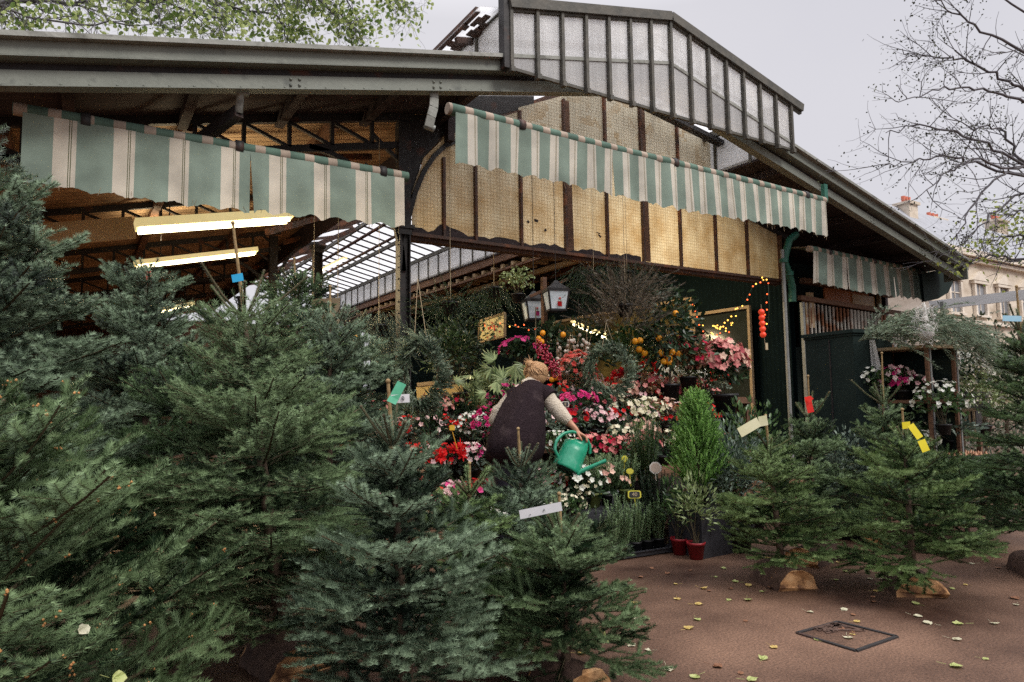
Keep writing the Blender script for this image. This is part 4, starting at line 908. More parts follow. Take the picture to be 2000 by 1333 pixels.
hb = [('cream hellebore in the middle of the stall', 1225, R3, 'cream', .40), ('green and cream hellebore right of the middle', 1262, R3, 'cream', .42), ('blush hellebore left of the bright cypress', 1300, R3, 'blush', .40),
      ('cream hellebore low above the rosemary', 1215, (4.95, .62), 'cream', .34), ('hellebore with large blush flowers', 1255, (5.0, .64), 'blush', .36), ('dark leaved hellebore beside the octagon label', 1295, (4.9, .55), 'cream', .34),
      ('bronze leaved leucothoe under the red azalea', 1215, R4, 'blush', .42), ('bronze and red leucothoe beside the white heather', 1262, R4, 'rose', .46), ('bronze leaved skimmia behind the cypress', 1312, R4, 'rose', .44),
      ('cream edged euonymus below the wreath', 1190, R4, 'cream', .34), ('dark red leucothoe above the cypress tip', 1352, (5.9, 1.05), 'rose', .40)]
for i, (lab, px, r, f, s) in enumerate(hb):
    plant(lab, 'hellebore' if 'hellebore' in lab else 'shrub', px, r, w=s, h=s*.95, leaf=('dark', 'pale', 'bronze')[i % 3] if r not in (R4,) else 'bronze', ls=.06, lw=.035, nl=150, fl=f, nf=36, fs=.034, k=5, cup=.3, seed=60+i, name='potted_shrub', group=G)
plant('bright red azalea below the citrus tree', 'azalea', 1255, (6.1, 1.22), w=.5, h=.44, leaf='dark', nl=180, fl='red', nf=34, fs=.045, lay=2, seed=80, name='azalea', group=G)
plant('crimson azalea left of the citrus trunk', 'azalea', 1222, (6.1, 1.2), w=.34, h=.34, leaf='dark', nl=120, fl='crimson', nf=22, fs=.04, lay=2, seed=81, name='azalea', group=G)
plant('white heather with a mass of tiny flowers under the oranges', 'heather', 1330, (6.1, 1.22), w=.62, h=.42, leaf='grey', nl=140, ls=.03, fl='white', nf=420, fs=.030, seed=82, name='heather', group=G)
plant('white heather left of the larger white one', 'heather', 1290, (5.95, 1.12), w=.46, h=.36, leaf='grey', nl=120, ls=.03, fl='white', nf=190, fs=.024, seed=83, name='heather', group=G)
plant('large rose and cream hydrangea in a dark pot before the green wall', 'hydrangea', (1418, 808), d=7.6, w=.56, h=.82, leaf='dark', ls=.10, lw=.06, nl=170, fl='rose', fl2='blush', nf=105, fs=.05, k=5, cup=.25, potc='black', pr=.14, ph=.22, seed=84, name='hydrangea', group=G, low=-.1)
c = at(1418, 808, d=7.6); b = MB(); b.lathe([(.0, c.z-.004), (.17, c.z-.004), (.17, c.z-.04), (.15, c.z-.04), (.14, 0), (0, 0)], (c.x, c.y, 0), 14); tag(b.build('plant_stand', M['cabinet'], org=(c.x, c.y, 0)), 'round dark pedestal under the rose hydrangea', 'stand')
plant('dark glossy potted plant right of the cypress', 'shrub', 1385, (5.9, .9), w=.4, h=.4, leaf='dark', ls=.11, lw=.06, nl=80, fl='rose', nf=10, fs=.04, seed=85, name='potted_shrub', group=G)
# bright cypress, leafy shrubs at right, red pots
def conelike(label, px, py0, d, h, r, seed, mt, potc='black', pr=.08, per=1500, nl=.018, zfloor=None, cat='cypress', nm='cypress', gr='evergreens standing at the stall', tip=.25, ns=240):
    rs = np.random.default_rng(seed); c = at(px, py0, d=d)
    if zfloor is not None: c.z = zfloor
    o = thing(nm, label, cat, tuple(c), gr); ph = pr*1.7
    b = MB(); pot(b, (0, 0, 0), pr, ph); b.lathe([(0, ph*.87), (pr*.9, ph*.87)], (0, 0, 0), 12, 1); b.build('pot', [POT[potc], M['soil']], o, (0, 0, 0))
    f = rs.random(ns)**.8; az = rs.random(ns)*6.28; rr = r*np.sqrt(rs.random(ns))*.85*np.minimum(1, (1.02-f)**.7*1.25)*np.minimum(1, .45+f*2.5)
    P0 = np.stack([rr*np.cos(az)*.55, rr*np.sin(az)*.55, ph+(h-ph)*f*.78], 1)
    Dd = nrm(np.stack([np.cos(az)*(.7-.3*f), np.sin(az)*(.7-.3*f), np.full(ns, 1.0)], 1)+rs.normal(0, .26, (ns, 3))); L = h*(.05+.10*rs.random(ns))
    P1 = P0+Dd*L[:, None]; b = MB(); needles(b, P0, P1, np.tile([1., .2, 0], (ns, 1)), per, nl, .0035, rs, 0, 180, 34, .5+rs.normal(0, .2, ns))
    b.build('foliage', LF[mt], o, (0, 0, 0)); b = MB(); b.tube([(0, 0, ph*.8), (0, 0, h*.8)], [.012, .004], 5); b.build('stem', M['twig'], o, (0, 0, 0)); return o
conelike('bright lime green conical cypress standing out among the dark firs', 1366, 985, 5.3, .98, .42, 5, 'lime', zfloor=.36, per=750, nl=.017, ns=1900)
b = MB(); c = at(1366, 985, d=5.3); b.box((c.x, c.y, .175), (.34, .34, .35)); tag(b.build('crate', M['shelf'], org=(c.x, c.y, 0)), 'black upturned crate under the lime green cypress', 'crate')
def stems(label, px, y_or_z, d, h, w, n, seed, mt='rosem', potc='black', pr=.055, gr='rosemary pots', per=620, nl=.028, cat='rosemary', nm='rosemary', lean=.16, z=None):
    rs = np.random.default_rng(seed); c = at(px, y_or_z, d=d)
    if z is not None: c.z = z
    o = thing(nm, label, cat, tuple(c), gr); ph = pr*1.6; b = MB(); pot(b, (0, 0, 0), pr, ph); b.lathe([(0, ph*.87), (pr*.9, ph*.87)], (0, 0, 0), 12, 1); b.build('pot', [POT[potc], M['soil']], o, (0, 0, 0))
    az = rs.random(n)*6.28; r0 = pr*.7*np.sqrt(rs.random(n)); P0 = np.stack([r0*np.cos(az), r0*np.sin(az), np.full(n, ph*.85)], 1)
    P1 = P0+np.stack([np.cos(az)*w*.5*rs.random(n), np.sin(az)*w*.5*rs.random(n), (h-ph)*(.6+.45*rs.random(n))], 1)
    b = MB(); needles(b, P0, P1, np.tile([1., .2, 0], (n, 1)), per, nl, .0035, rs, 0, 180, 42, .5+rs.normal(0, .18, n))
    for p, q in zip(P0, P1): b.tube([p, q], [.002, .001], 3, 1, caps=False)
    b.build('foliage', [LF[mt], M['twig']], o, (0, 0, 0)); return o
for i, (px, pc, lab) in enumerate([(1158, 'lime', 'rosemary in a pale green pot at the shelf edge under the spout'), (1191, 'white', 'rosemary in the white pot on the low shelf'), (1222, 'lime', 'rosemary in a pale green pot right of the white pot')]):
    stems(lab, px, 985, 5.45+.1*i, .42, .26, 60, 90+i, potc=pc, pr=.072, z=R1[1])
stems('tall yew like shrub behind the octagon label', 1262, 985, 5.75, .68, .28, 80, 95, mt='mid', potc='black', gr='evergreens standing at the stall', per=600, cat='shrub', nm='potted_shrub', z=R1[1])
stems('tall dark green shrub behind the dark price sign', 1282, 1040, 5.5, .62, .26, 60, 96, mt='dark', potc='black', gr='evergreens standing at the stall', per=600, cat='shrub', nm='potted_shrub', z=.0)
# tray of small rosemary pots on the ground
tp = at(1228, 1080, Z=0.0); tr_ = thing('plant_tray', 'black plastic tray on the asphalt holding small rosemary pots', 'tray', (tp.x, tp.y, 0)); b = MB()
b.box((0, 0, .012), (.62, .34, .012)); 
for sx_, sy_, lx_, ly_ in ((0, -.17, .62, .012), (0, .17, .62, .012), (-.31, 0, .012, .34), (.31, 0, .012, .34)): b.box((sx_, sy_, .028), (lx_, ly_, .035))
b.box((0, -.18, .046), (.64, .02, .006)); b.build('tray', M['shelf'], tr_, (0, 0, 0)); tr_.rotation_euler = (0, 0, R_(-5))
k = 0
for gx in range(5):
    for gy in range(2):
        c = Vector((tp.x-.24+gx*.12, tp.y-.08+gy*.15, .02)); rs = 100+k
        o = stems(['small bright rosemary pot in the ground tray, front row', 'small bright rosemary pot in the ground tray, back row'][gy], 1200, 1000, 5, .36+.03*((gx*7+gy*3) % 3), .13, 20, rs, potc='black', pr=.05, per=700, nl=.02)
        o.location = c; o['group'] = ['front row rosemary pots in the ground tray', 'back row rosemary pots in the ground tray'][gy]; k += 1
for i, (px, py, lab) in enumerate([(1328, 1083, 'red plastic pot with a glossy leaved shrub, left of the other red pot'), (1360, 1092, 'red plastic pot with a glossy leaved shrub, nearer and right')]):
    c = at(px, py, Z=0)
    plant(lab, 'shrub', (px, py), d=(c-CAM).dot(fw), z=0, w=.38, h=.64, leaf='pale' if i else 'mid', ls=.05, lw=.02, nl=300, potc='red', pr=.068, ph=.125, seed=120+i, name='potted_shrub', group='shrubs in red pots on the asphalt', up=.8, stemmy=True)
G = 'leafy shrubs between the cypress and the firs'
plant('grey green leafy shrub right of the lime cypress', 'shrub', (1440, 1060), d=5.3, z=0, w=.62, h=1.05, leaf='grey', ls=.055, lw=.022, nl=900, potc='black', pr=.13, ph=.2, seed=130, name='potted_shrub', group=G, up=.7)
plant('round leaved dark shrub behind the red ribbon fir', 'shrub', (1470, 1040), d=6.2, z=0, w=.75, h=1.2, leaf='mid', ls=.06, lw=.03, nl=900, potc='black', pr=.14, ph=.22, seed=131, name='potted_shrub', group=G, up=.5)
plant('low green shrub between the lime cypress and the pale tagged fir', 'shrub', (1415, 1050), d=5.6, z=0, w=.5, h=.75, leaf='mid', ls=.05, lw=.022, nl=600, potc='black', pr=.12, ph=.18, seed=132, name='potted_shrub', group=G, up=.6)
plant('dense grey leaved shrub between the two tagged firs', 'shrub', (1655, 1040), d=5.7, z=0, w=.7, h=.95, leaf='grey', ls=.045, lw=.02, nl=900, potc='black', pr=.13, ph=.2, seed=133, name='potted_shrub', group=G, up=.6)

# ---- hanging things
def fir_sprigs(b, C, Dv, L, rs, per=900, nl=.026, nw=.0042, m=0, up=(0, 0, 1)):
    needles(b, C, C+Dv*L[:, None], np.tile(np.array(up, float), (len(C), 1)), per, nl, nw, rs, m, 120, 45, .5+rs.normal(0, .2, len(C)))
def wreath(label, px, py, d, rx, rz, ystr, seed, mt, n=190, face=0.):
    rs = np.random.default_rng(seed); c = at(px, py, d=d); o = thing('wreath', label, 'wreath', tuple(c), 'fir wreaths hanging in the stall'); az = rs.random(n)*6.28
    u = np.array(RT)*math.cos(face)+np.array([fw.x, fw.y, 0])*math.sin(face); zz = np.array([0, 0, 1.])
    C = u*(rx*.72*np.cos(az))[:, None]+zz*(rz*.72*np.sin(az))[:, None]+rs.normal(0, .022, (n, 3))
    T = -u*(np.sin(az)*rx)[:, None]+zz*(np.cos(az)*rz)[:, None]; O = u*np.cos(az)[:, None]+zz*np.sin(az)[:, None]
    Dv = nrm(nrm(T)*.7+O*.5+rs.normal(0, .4, (n, 3))+[0, 0, -.25]); b = MB(); fir_sprigs(b, C, Dv, .07+.07*rs.random(n), rs); b.build('sprigs', LF[mt], o, (0, 0, 0))
    b = MB(); th = np.linspace(0, 6.283, 25); b.tube(np.stack([u*math.cos(t)*rx*.72+zz*math.sin(t)*rz*.72 for t in th]), .012, 6); b.build('ring', M['twig'], o, (0, 0, 0))
    tp_ = at(px-6, ystr, d=d)-c
    for s_ in (-1, 1):
        b = MB(); b.tube([tp_, u*s_*rx*.28+zz*rz*.68], .0032, 4); b.build('string', M['cream'], o, (0, 0, 0))
    return o
wreath('large hanging wreath of drooping greenery right of the riveted post', 822, 728, 6.0, .21, .36, 545, 1, 'spray', 560)
wreath('bushy wreath of pine sprigs hanging left of the citrus tree', 1190, 722, 6.9, .28, .28, 630, 2, 'spray', 380, .3)
rs = np.random.default_rng(3)
def drape(label, px, py, d, w, h, n, seed, mt, gr, nm='hanging_plant', cat='hanging plant', L=.3, dirz=-1., per=300, nl=.02):
    rs = np.random.default_rng(seed); c = at(px, py, d=d); o = thing(nm, label, cat, tuple(c), gr)
    C = np.stack([rs.normal(0, w*.28, n), rs.normal(0, w*.2, n), (rs.random(n)-.35)*h*.6], 1); Dv = nrm(np.stack([C[:, 0]*1.5/w, C[:, 1]*1.5/w, np.full(n, dirz)], 1)+rs.normal(0, .3, (n, 3)))
    b = MB(); needles(b, C, C+Dv*(L*(.5+.6*rs.random(n)))[:, None], np.tile([1., 0, 0], (n, 1)), per, nl, .0035, rs, 0, 180, 30, .5+rs.normal(0, .2, n)); b.build('foliage', LF[mt], o, (0, 0, 0))
    b = MB(); pot(b, (0, 0, -.05), .09, .13); b.build('basket', POT['black'], o, (0, 0, 0)); b = MB(); b.tube([(0, 0, .1), (0, 0, 3.9-c.z)], .003, 4); b.build('string', M['cream'], o, (0, 0, 0)); return o
G = 'plants hanging under the glazed gable'
drape('thin leaved plant draping beside the two lanterns', 1160, 552, 7.5, .5, .5, 320, 1, 'dark', G)
drape('feathery hanging plant right of the first draping one', 1225, 545, 7.8, .55, .5, 320, 2, 'dark', G)
drape('dark hanging plant above the botanical poster', 965, 575, 8.0, .4, .35, 130, 3, 'dark', G)
drape('dry brown olive branches hanging left of the citrus tree', 1222, 610, 7.2, .6, .8, 420, 4, 'brown', G, dirz=.4, L=.35, per=220, nl=.035)
drape('hanging pile of dark fir branches behind the large wreath', 880, 605, 7.2, .5, .4, 170, 5, 'dark', G, dirz=-.1, L=.32, per=420)
drape('grey green greenery hanging behind the riveted post', 740, 650, 6.9, .6, .6, 260, 6, 'grey', G, dirz=-.9, L=.35, per=420)
plant('trailing ivy with small pale leaves above the lanterns', 'ivy', (1012, 592), d=7.6, w=.42, h=.42, leaf='pale', ls=.035, lw=.03, nl=260, potc='black', pr=.08, ph=.1, seed=140, name='hanging_ivy', group=G, up=-.4)
b = MB(); 
G2 = 'leafy plants crowding the back of the stall'
for lab, px, py, d_, w_, h_, lf, fl_ in (('pink azalea on a tall pot between the fatsias and the kumquat', 1020, 735, 7.3, .5, .42, 'dark', 'pink'), ('tall leafy ficus behind the coral azalea', 1150, 770, 7.6, .7, .9, 'dark', None), ('glossy camellia leaves beside the second wreath', 1235, 760, 7.7, .7, .8, 'mid', None), ('dark leaved shrub in front of the poster end of the wall', 900, 790, 8.0, .9, 1.1, 'dark', None), ('leafy shrub with rose tips before the dark glazed frame', 1378, 790, 7.9, .6, .8, 'mid', 'rose'), ('small crimson leaved shrub behind the white heather', 1345, 760, 7.6, .5, .6, 'bronze', 'crimson')):
    plant(lab, 'shrub', (px, py), d=d_, w=w_, h=h_, leaf=lf, ls=.07, lw=.035, nl=int(520*w_/.6), fl=fl_, nf=26, fs=.04, potc='black', pr=.1, ph=.14, seed=int(px), name='potted_shrub', group=G2)
plant('dark leafy plant behind the wreath under the poster', 'foliage plant', (880, 760), d=7.6, w=.7, h=.85, leaf='dark', ls=.09, lw=.04, nl=420, potc=None, seed=141, name='foliage_plant', group='foliage plants at the back of the stall')
def palmate(label, px, py, d, n, R, seed, gr):
    rs = np.random.default_rng(seed); c = at(px, py, d=d); o = thing('fatsia', label, 'foliage plant', (c.x, c.y, c.z-.45), gr); b = MB(); st = MB()
    for i in range(n):
        a = rs.random()*6.28; h = .25+.40*rs.random(); p = np.array([math.cos(a)*.30*rs.random()*1.1, math.sin(a)*.30*rs.random(), h]); N = nrm(np.array([-.3, -.9, .6])+rs.normal(0, .35, 3)); U = nrm(np.cross(N, rs.normal(0, 1, 3))); V = np.cross(N, U)
        for q in range(9):
            t = (q-4)*.33; D = U*math.cos(t)+V*math.sin(t)-N*.12; L = R*(1-.07*abs(q-4)); b.leaves([p], [D], [np.cross(N, D)], [L], [L*.24], 0, [.5+rs.normal(0, .2)], .1)
        st.tube([(0, 0, 0), p*[.5, .5, .7], p], .004, 4, 0)
    b.build('leaves', LF['pale'], o, (0, 0, 0)); st.build('stems', LF['mid'], o, (0, 0, 0))
    b = MB(); pot(b, (0, 0, -.15), .1, .18); b.build('pot', POT['brown'], o, (0, 0, 0)); return o
palmate('pale fingered fatsia left of the head of the woman', 972, 738, 7.0, 13, .17, 1, 'fatsias behind the woman'); palmate('pale fingered fatsia above the white kalanchoe', 925, 750, 7.2, 12, .15, 2, 'fatsias behind the woman')
# citrus
def citrus(label, px, py, d, w, h, nl, no, seed, gr, base=None):
    rs = np.random.default_rng(seed); c = at(px, py, d=d); zb = R5[1] if base is None else base; o = thing('citrus_tree', label, 'citrus tree', (c.x, c.y, zb), gr); zc = c.z-zb
    P, D = dome(nl, rs, w/2, w/2, h/2, .7, -1); P = P+[0, 0, zc]; LD = nrm(D+rs.normal(0, .5, P.shape)+[0, 0, -.2]); b = MB(); b.leaves(P, LD, nrm(np.cross(LD, rs.normal(0, 1, P.shape))), .085*(.8+.4*rs.random(len(P))), .045, 0, .5+rs.normal(0, .25, len(P)), .2)
    b.build('crown', LF['dark'], o, (0, 0, 0))
    b = MB(); b.tube([(0, 0, .1), (.01, 0, zc*.5), (0, 0, zc)], [.014, .01, .006], 6)
    for q in range(8): b.tube([(0, 0, zc-h*.35), P[q*3]], [.006, .003], 4)
    b.build('trunk', M['bark'], o, (0, 0, 0)); b = MB(); pot(b, (0, 0, 0), .11, .16); b.build('pot', POT['black'], o, (0, 0, 0)); return o, c
def fruit(o, spots, d, r=.036):
    oc = o.location
    for px, py in spots:
        p = at(px, py, d=d-.05)-oc; b = MB(); b.ball(p, r, 0, 12, 9, (1, 1, 1.05)); b.build('orange', FLW['orange'], o, (0, 0, 0))
o, c = citrus('citrus tree with a dozen oranges at the end of the mirror', 1305, 645, 7.6, .80, 1.0, 900, 12, 1, 'citrus trees in the stall')
fruit(o, [(1240, 667), (1250, 666), (1248, 683), (1259, 690), (1290, 690), (1313, 688), (1326, 692), (1296, 707), (1307, 700), (1308, 709), (1319, 613), (1287, 661)], 7.5, .036)
o, c = citrus('small kumquat tree above the head of the woman', 1072, 668, 7.4, .46, .5, 420, 8, 2, 'citrus trees in the stall', base=1.25)
fruit(o, [(1060, 651), (1051, 665), (1058, 668), (1100, 654), (1052, 662), (1046, 712), (1037, 711), (1060, 723), (1078, 742), (1086, 739)], 7.2, .030)
b = MB(); pp = at(1072, 770, d=7.4); b.box((pp.x, pp.y, .62), (.3, .3, 1.25)); tag(b.build('plant_stand', M['wooddk'], org=(pp.x, pp.y, 0)), 'dark wooden pedestal under the kumquat tree', 'stand')
# berry garland, cotton branches
rs = np.random.default_rng(9); b = MB(); p0, p1, p2 = at(1046, 672, d=6.7), at(1072, 700, d=6.65), at(1090, 735, d=6.6)
for i in range(170):
    t = rs.random(); p = (p0*(1-t)**2+p1*2*t*(1-t)+p2*t*t); b.ball(np.array(p)+rs.normal(0, .028, 3), .012, 0, 6, 4)
b.tube([at(1046, 600, d=6.8), p0, p1, p2], .006, 4, 1)
tag(b.build('berry_garland', [FLW['berry'], M['twig']], org=tuple(p1)), 'diagonal garland of dark red berries above the head of the woman', 'garland')
cc = at(1112, 800, d=7.2); o = thing('cotton_branches', 'bunch of pale dried branches with white cotton balls', 'dried branches', tuple(cc)); b = MB(); bb = MB()
for i in range(34):
    top = at(1085+rs.random()*70, 640+rs.random()*60, d=7.1+rs.random()*.3)-cc; m_ = top*.5+Vector(rs.normal(0, .03, 3)); b.tube([(0, 0, 0), m_, top], [.005, .004, .002], 4)
    for q in range(4):
        t = .55+.45*rs.random(); bb.ball(np.array(top)*t+rs.normal(0, .02, 3), .014+.008*rs.random(), 0, 7, 5)
b.build('branches', mat('pale_dry_twigs', (.42, .27, .15), (.6, .42, .26), 9, .8), o, (0, 0, 0)); bb.build('cotton', mat('cotton', (.6, .5, .4), (.8, .72, .62), 9, .9), o, (0, 0, 0))
b = MB(); pot(b, (0, 0, -.05), .09, .2); b.build('pot', POT['brown'], o, (0, 0, 0))
# mirrors and frames on the green wall
XW = 9.1
def wallpt(px, py): return at(px, py, X=XW)
def mirror(label, px0, px1, pt0, pt1, z0, gl, cat='mirror', nm='wall_mirror', fr='wood'):
    a, c = wallpt(px0, pt0), wallpt(px1, pt1); zt = (a.z+c.z)/2; y0, y1 = c.y, a.y; o = thing(nm, label, cat, (XW, (y0+y1)/2, (zt+z0)/2)); b = MB(); b.box((XW-.01, (y0+y1)/2, (zt+z0)/2), (.01, y1-y0, zt-z0)); b.build('glass', gl, o)
    b = MB(); t = .05
    for z in (z0, zt): b.box((XW-.03, (y0+y1)/2, z), (.05, y1-y0+t, t))
    for y in (y0, y1): b.box((XW-.03, y, (z0+zt)/2), (.05, t, zt-z0-t))
    b.build('frame', M[fr], o); return o
mg = mat('yellow_reflection_mirror', (.07, .055, .02), (.26, .20, .07), 2.5, .2, metal=.5)  # yellow reflection of the room put into the base colour
mirror('long wooden framed mirror with yellow reflections put into its colour, behind the citrus and cotton', 1066, 1352, 636, 580, 1.3, mg)
mirror('dark glazed frame at the front end of the green wall', 1358, 1465, 612, 604, .6, mat('dark_glass', (.02, .025, .02), (.03, .035, .03), 3, .08), 'glass frame', 'glazed_frame')
a, c = at(1352, 580, d=9.3), at(1352, 760, d=9.3)
b = MB(); p, q = at(815, 752, d=8.8), at(905, 742, d=8.8); b.bar(p, q, .04, .05); q2 = at(905, 790, d=8.8); b.bar(p-Vector((0, 0, .18)), q-Vector((0, 0, .18)), .02, .30, 1)
tag(b.build('sideboard', [M['wood'], mat('yellow_board', (.5, .36, .14), (.6, .45, .2), 3, .6)], org=tuple(p)), 'pale wooden ledge with a yellowish panel right of the big wreath', 'shelf')
# botanical poster
o = thing('poster', 'framed botanical poster of red flowers on yellow paper', 'poster', tuple(at(958, 645, d=8.4))); oc = np.array(o.location); A, B, C_, D_ = [np.array(at(x, y, d=dd))-oc for x, y, dd in ((936, 628, 8.6), (986, 612, 8.25), (986, 657, 8.25), (936, 669, 8.6))]
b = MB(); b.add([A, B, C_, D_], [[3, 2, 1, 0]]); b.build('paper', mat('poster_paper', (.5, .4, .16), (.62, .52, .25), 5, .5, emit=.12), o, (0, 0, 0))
b = MB(); N_ = nrm(np.cross(B-A, D_-A)); N_ = N_ if N_[1] < 0 else -N_
for i in range(26):
    u, v = rs.random()*.8+.1, rs.random()*.7+.15; p = A*(1-u)*(1-v)+B*u*(1-v)+C_*u*v+D_*(1-u)*v+N_*.01; s_ = .012+.014*rs.random(); up_ = nrm(D_-A); rt_ = nrm(B-A); ang = rs.random()*6.28; b.cards([p], [rt_*math.cos(ang)+up_*math.sin(ang)], [rt_*-math.sin(ang)+up_*math.cos(ang)], [s_*2.4], [s_*1.3], 0 if i % 2 else 1)
b.build('printed_flowers', [FLW['red'], LF['dark']], o, (0, 0, 0))
b = MB()
for p, q in ((A, B), (B, C_), (C_, D_), (D_, A)): b.bar(p, q, .03, .025)
b.build('frame', M['wood'], o, (0, 0, 0))
# pair of tapered lanterns with picture panes
wg = mat('snowy_picture_glass', (.45, .52, .55), (.75, .8, .82), 7, .3, emit=.08)
for i, (px, py, d, lab) in enumerate(((1043, 607, 7.7, 'black lantern with a snowy scene pane, the left one'), (1086, 588, 7.3, 'black lantern with a red figure on its snowy pane, the right one'))):
    c = at(px, py, d=d); o = thing('lantern', lab, 'lantern', tuple(c), 'hanging black lanterns'); s_ = .0
    wt, wb, hh = .115, .085, .105; rot = Matrix.Rotation(-YAW*.6, 3, 'Z'); cor = lambda sx_, sy_, z, w_: np.array(rot @ Vector((sx_*w_, sy_*w_, z)))
    for (ax, ay), (bx, by) in (((-1, -1), (1, -1)), ((1, -1), (1, 1)), ((1, 1), (-1, 1)), ((-1, 1), (-1, -1))):
        b = MB(); b.add([cor(ax, ay, -hh, wb), cor(bx, by, -hh, wb), cor(bx, by, hh, wt), cor(ax, ay, hh, wt)], [[0, 1, 2, 3]]); b.build('pane', wg, o, (0, 0, 0))
        b = MB(); b.bar(cor(ax, ay, -hh, wb), cor(ax, ay, hh, wt), .016, .016); b.bar(cor(ax, ay, hh, wt), cor(bx, by, hh, wt), .02, .03); b.bar(cor(ax, ay, -hh, wb), cor(bx, by, -hh, wb), .02, .02); b.build('frame', M['dark'], o, (0, 0, 0))
    b = MB(); b.lathe([(.02, .22), (.05, .19), (.17, hh+.01)], (0, 0, 0), 4, 0, np.array(rot) @ np.array(Matrix.Rotation(R_(45), 3, 'Z')), False); b.build('roof', M['dark'], o, (0, 0, 0))
    b = MB(); b.box(cor(.1, -1.03, -.045, .1), (.05, .01, .05), 0); b.box(cor(.1, -1.03, -.012, .1), (.035, .01, .022), 1); b.ball(cor(.1, -1.08, .012, .1), .014, 2, 6, 5)
    b.build('painted_figure', [FLW['red'] if i else FLW['mag'], FLW['white'], FLW['coral']], o, (0, 0, 0)); b = MB(); b.tube([(0, 0, .2), (0, 0, 3.9-c.z)], .004, 4); b.build('hanger', M['dark'], o, (0, 0, 0))
b = MB(); p = at(1062, 560, d=7.5); b.box((p.x, p.y, p.z-.35), (.05, .05, .9)); b.bar(at(1035, 580, d=7.5), at(1110, 545, d=7.5), .03, .03); b.build('lamp_post', M['wooddk'], org=tuple(p)); tag(bpy.data.objects['lamp_post'], 'dark wooden upright with a crossbar between the two lanterns', 'post')
# light strings
bm_ = mat('lit_red_bulb', (1, .12, .03), rough=.4, emit=2.2); bm2 = mat('lit_amber_bulb', (1, .5, .08), rough=.4, emit=2.6); wire = mat('green_wire', (.01, .03, .01), rough=.6)
def lights(label, pts, d, n, seed, red=.5, r=.009, sp=.02):
    rs = np.random.default_rng(seed); P = [np.array(at(x, y, d=d)) for x, y in pts]; b = MB(); b.tube(P, .004, 4); o = thing('light_string', label, 'string lights', tuple(P[0]), 'strings of small lit bulbs'); b.build('wire', wire, o)
    seg = len(P)-1
    for i in range(n):
        t = (i+.5)/n*seg; k_ = int(t); p = P[k_]*(1-t+k_)+P[k_+1]*(t-k_)+rs.normal(0, sp, 3); b = MB(); b.ball(p, r, 0, 6, 5); b.build('bulb', bm_ if rs.random() < red else bm2, o)
lights('lights sagging from the mirror corner to the dark frame', [(1345, 585), (1358, 600), (1362, 630), (1380, 650), (1400, 655), (1420, 648), (1440, 610), (1448, 596)], 8.2, 20, 1)
lights('lights hanging beside the string of red balls', [(1455, 590), (1470, 560), (1490, 548), (1500, 552), (1502, 600), (1500, 640)], 8.0, 14, 2, .6)
lights('red lights between the poster and the mirror', [(925, 640), (985, 632), (1010, 640), (1035, 642), (1060, 640)], 8.2, 10, 3, .9)
lights('amber lights glowing among the needles left of the post', [(650, 700), (670, 690), (690, 675), (700, 660)], 6.0, 16, 4, .0, .009, .03)
lights('clump of amber lights before the dark frame', [(1395, 640), (1410, 634), (1430, 628)], 8.6, 16, 5, .0, .010, .03)
o = thing('ball_string', 'string of five glossy red balls hanging before the green wall', 'decoration', tuple(at(1488, 630, d=8))); b = MB(); b.tube([at(1486, 595, d=8), at(1494, 672, d=8)], .003, 4); b.build('cord', M['cream'], o)
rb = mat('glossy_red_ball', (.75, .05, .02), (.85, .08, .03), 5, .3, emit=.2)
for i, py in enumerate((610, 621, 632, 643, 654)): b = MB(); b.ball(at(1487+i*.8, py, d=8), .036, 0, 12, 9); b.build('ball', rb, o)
b = MB(); b.box(at(1497, 677, d=8), (.04, .01, .08)); b.build('label', M['cream'], o)
# cream hanging sign at the left
def text_obj(txt, size, m_, parent, loc, xdir, zdir, name='lettering', ext=.001):
    cu = bpy.data.curves.new(name, 'FONT'); cu.body = txt; cu.size = size; cu.extrude = ext; cu.align_x = 'CENTER'; cu.align_y = 'CENTER'; ob = bpy.data.objects.new(name, cu); COL.objects.link(ob); cu.materials.append(m_)
    x = Vector(xdir).normalized(); z = Vector(zdir).normalized(); n = x.cross(z); z = n.cross(x); 
    mw = Matrix(((x.x, z.x, n.x, loc[0]), (x.y, z.y, n.y, loc[1]), (x.z, z.z, n.z, loc[2]), (0, 0, 0, 1)))
    me = bpy.data.meshes.new_from_object(ob); me.transform(mw); bpy.data.objects.remove(ob); me.materials.clear(); me.materials.append(m_)
    ob = bpy.data.objects.new(name, me); COL.objects.link(ob); ob.parent = parent; return ob
RTv = np.array(RT); 
c = at(636, 615, d=6.6); o = thing('hanging_sign', 'cream cloth sign with mint lettering hanging under the skylight', 'sign', tuple(c)); b = MB(); b.box((0, 0, 0), (.27, .008, .32), 0, np.array(Matrix.Rotation(-YAW, 3, 'Z'))); cl = b.build('cloth', M['cream'], o, (0, 0, 0))
text_obj('TIEFFL', .07, LF['grey'], cl, (-.008, -.012, .085), (math.cos(YAW), -math.sin(YAW), 0), (0, 0, 1))
b = MB(); b.tube([(-.1, .06, .16), (-.1, .06, 1.2)], .003, 4); b.tube([(.1, -.06, .16), (.1, -.06, 1.2)], .003, 4); b.build('strings', M['cream'], o, (0, 0, 0))

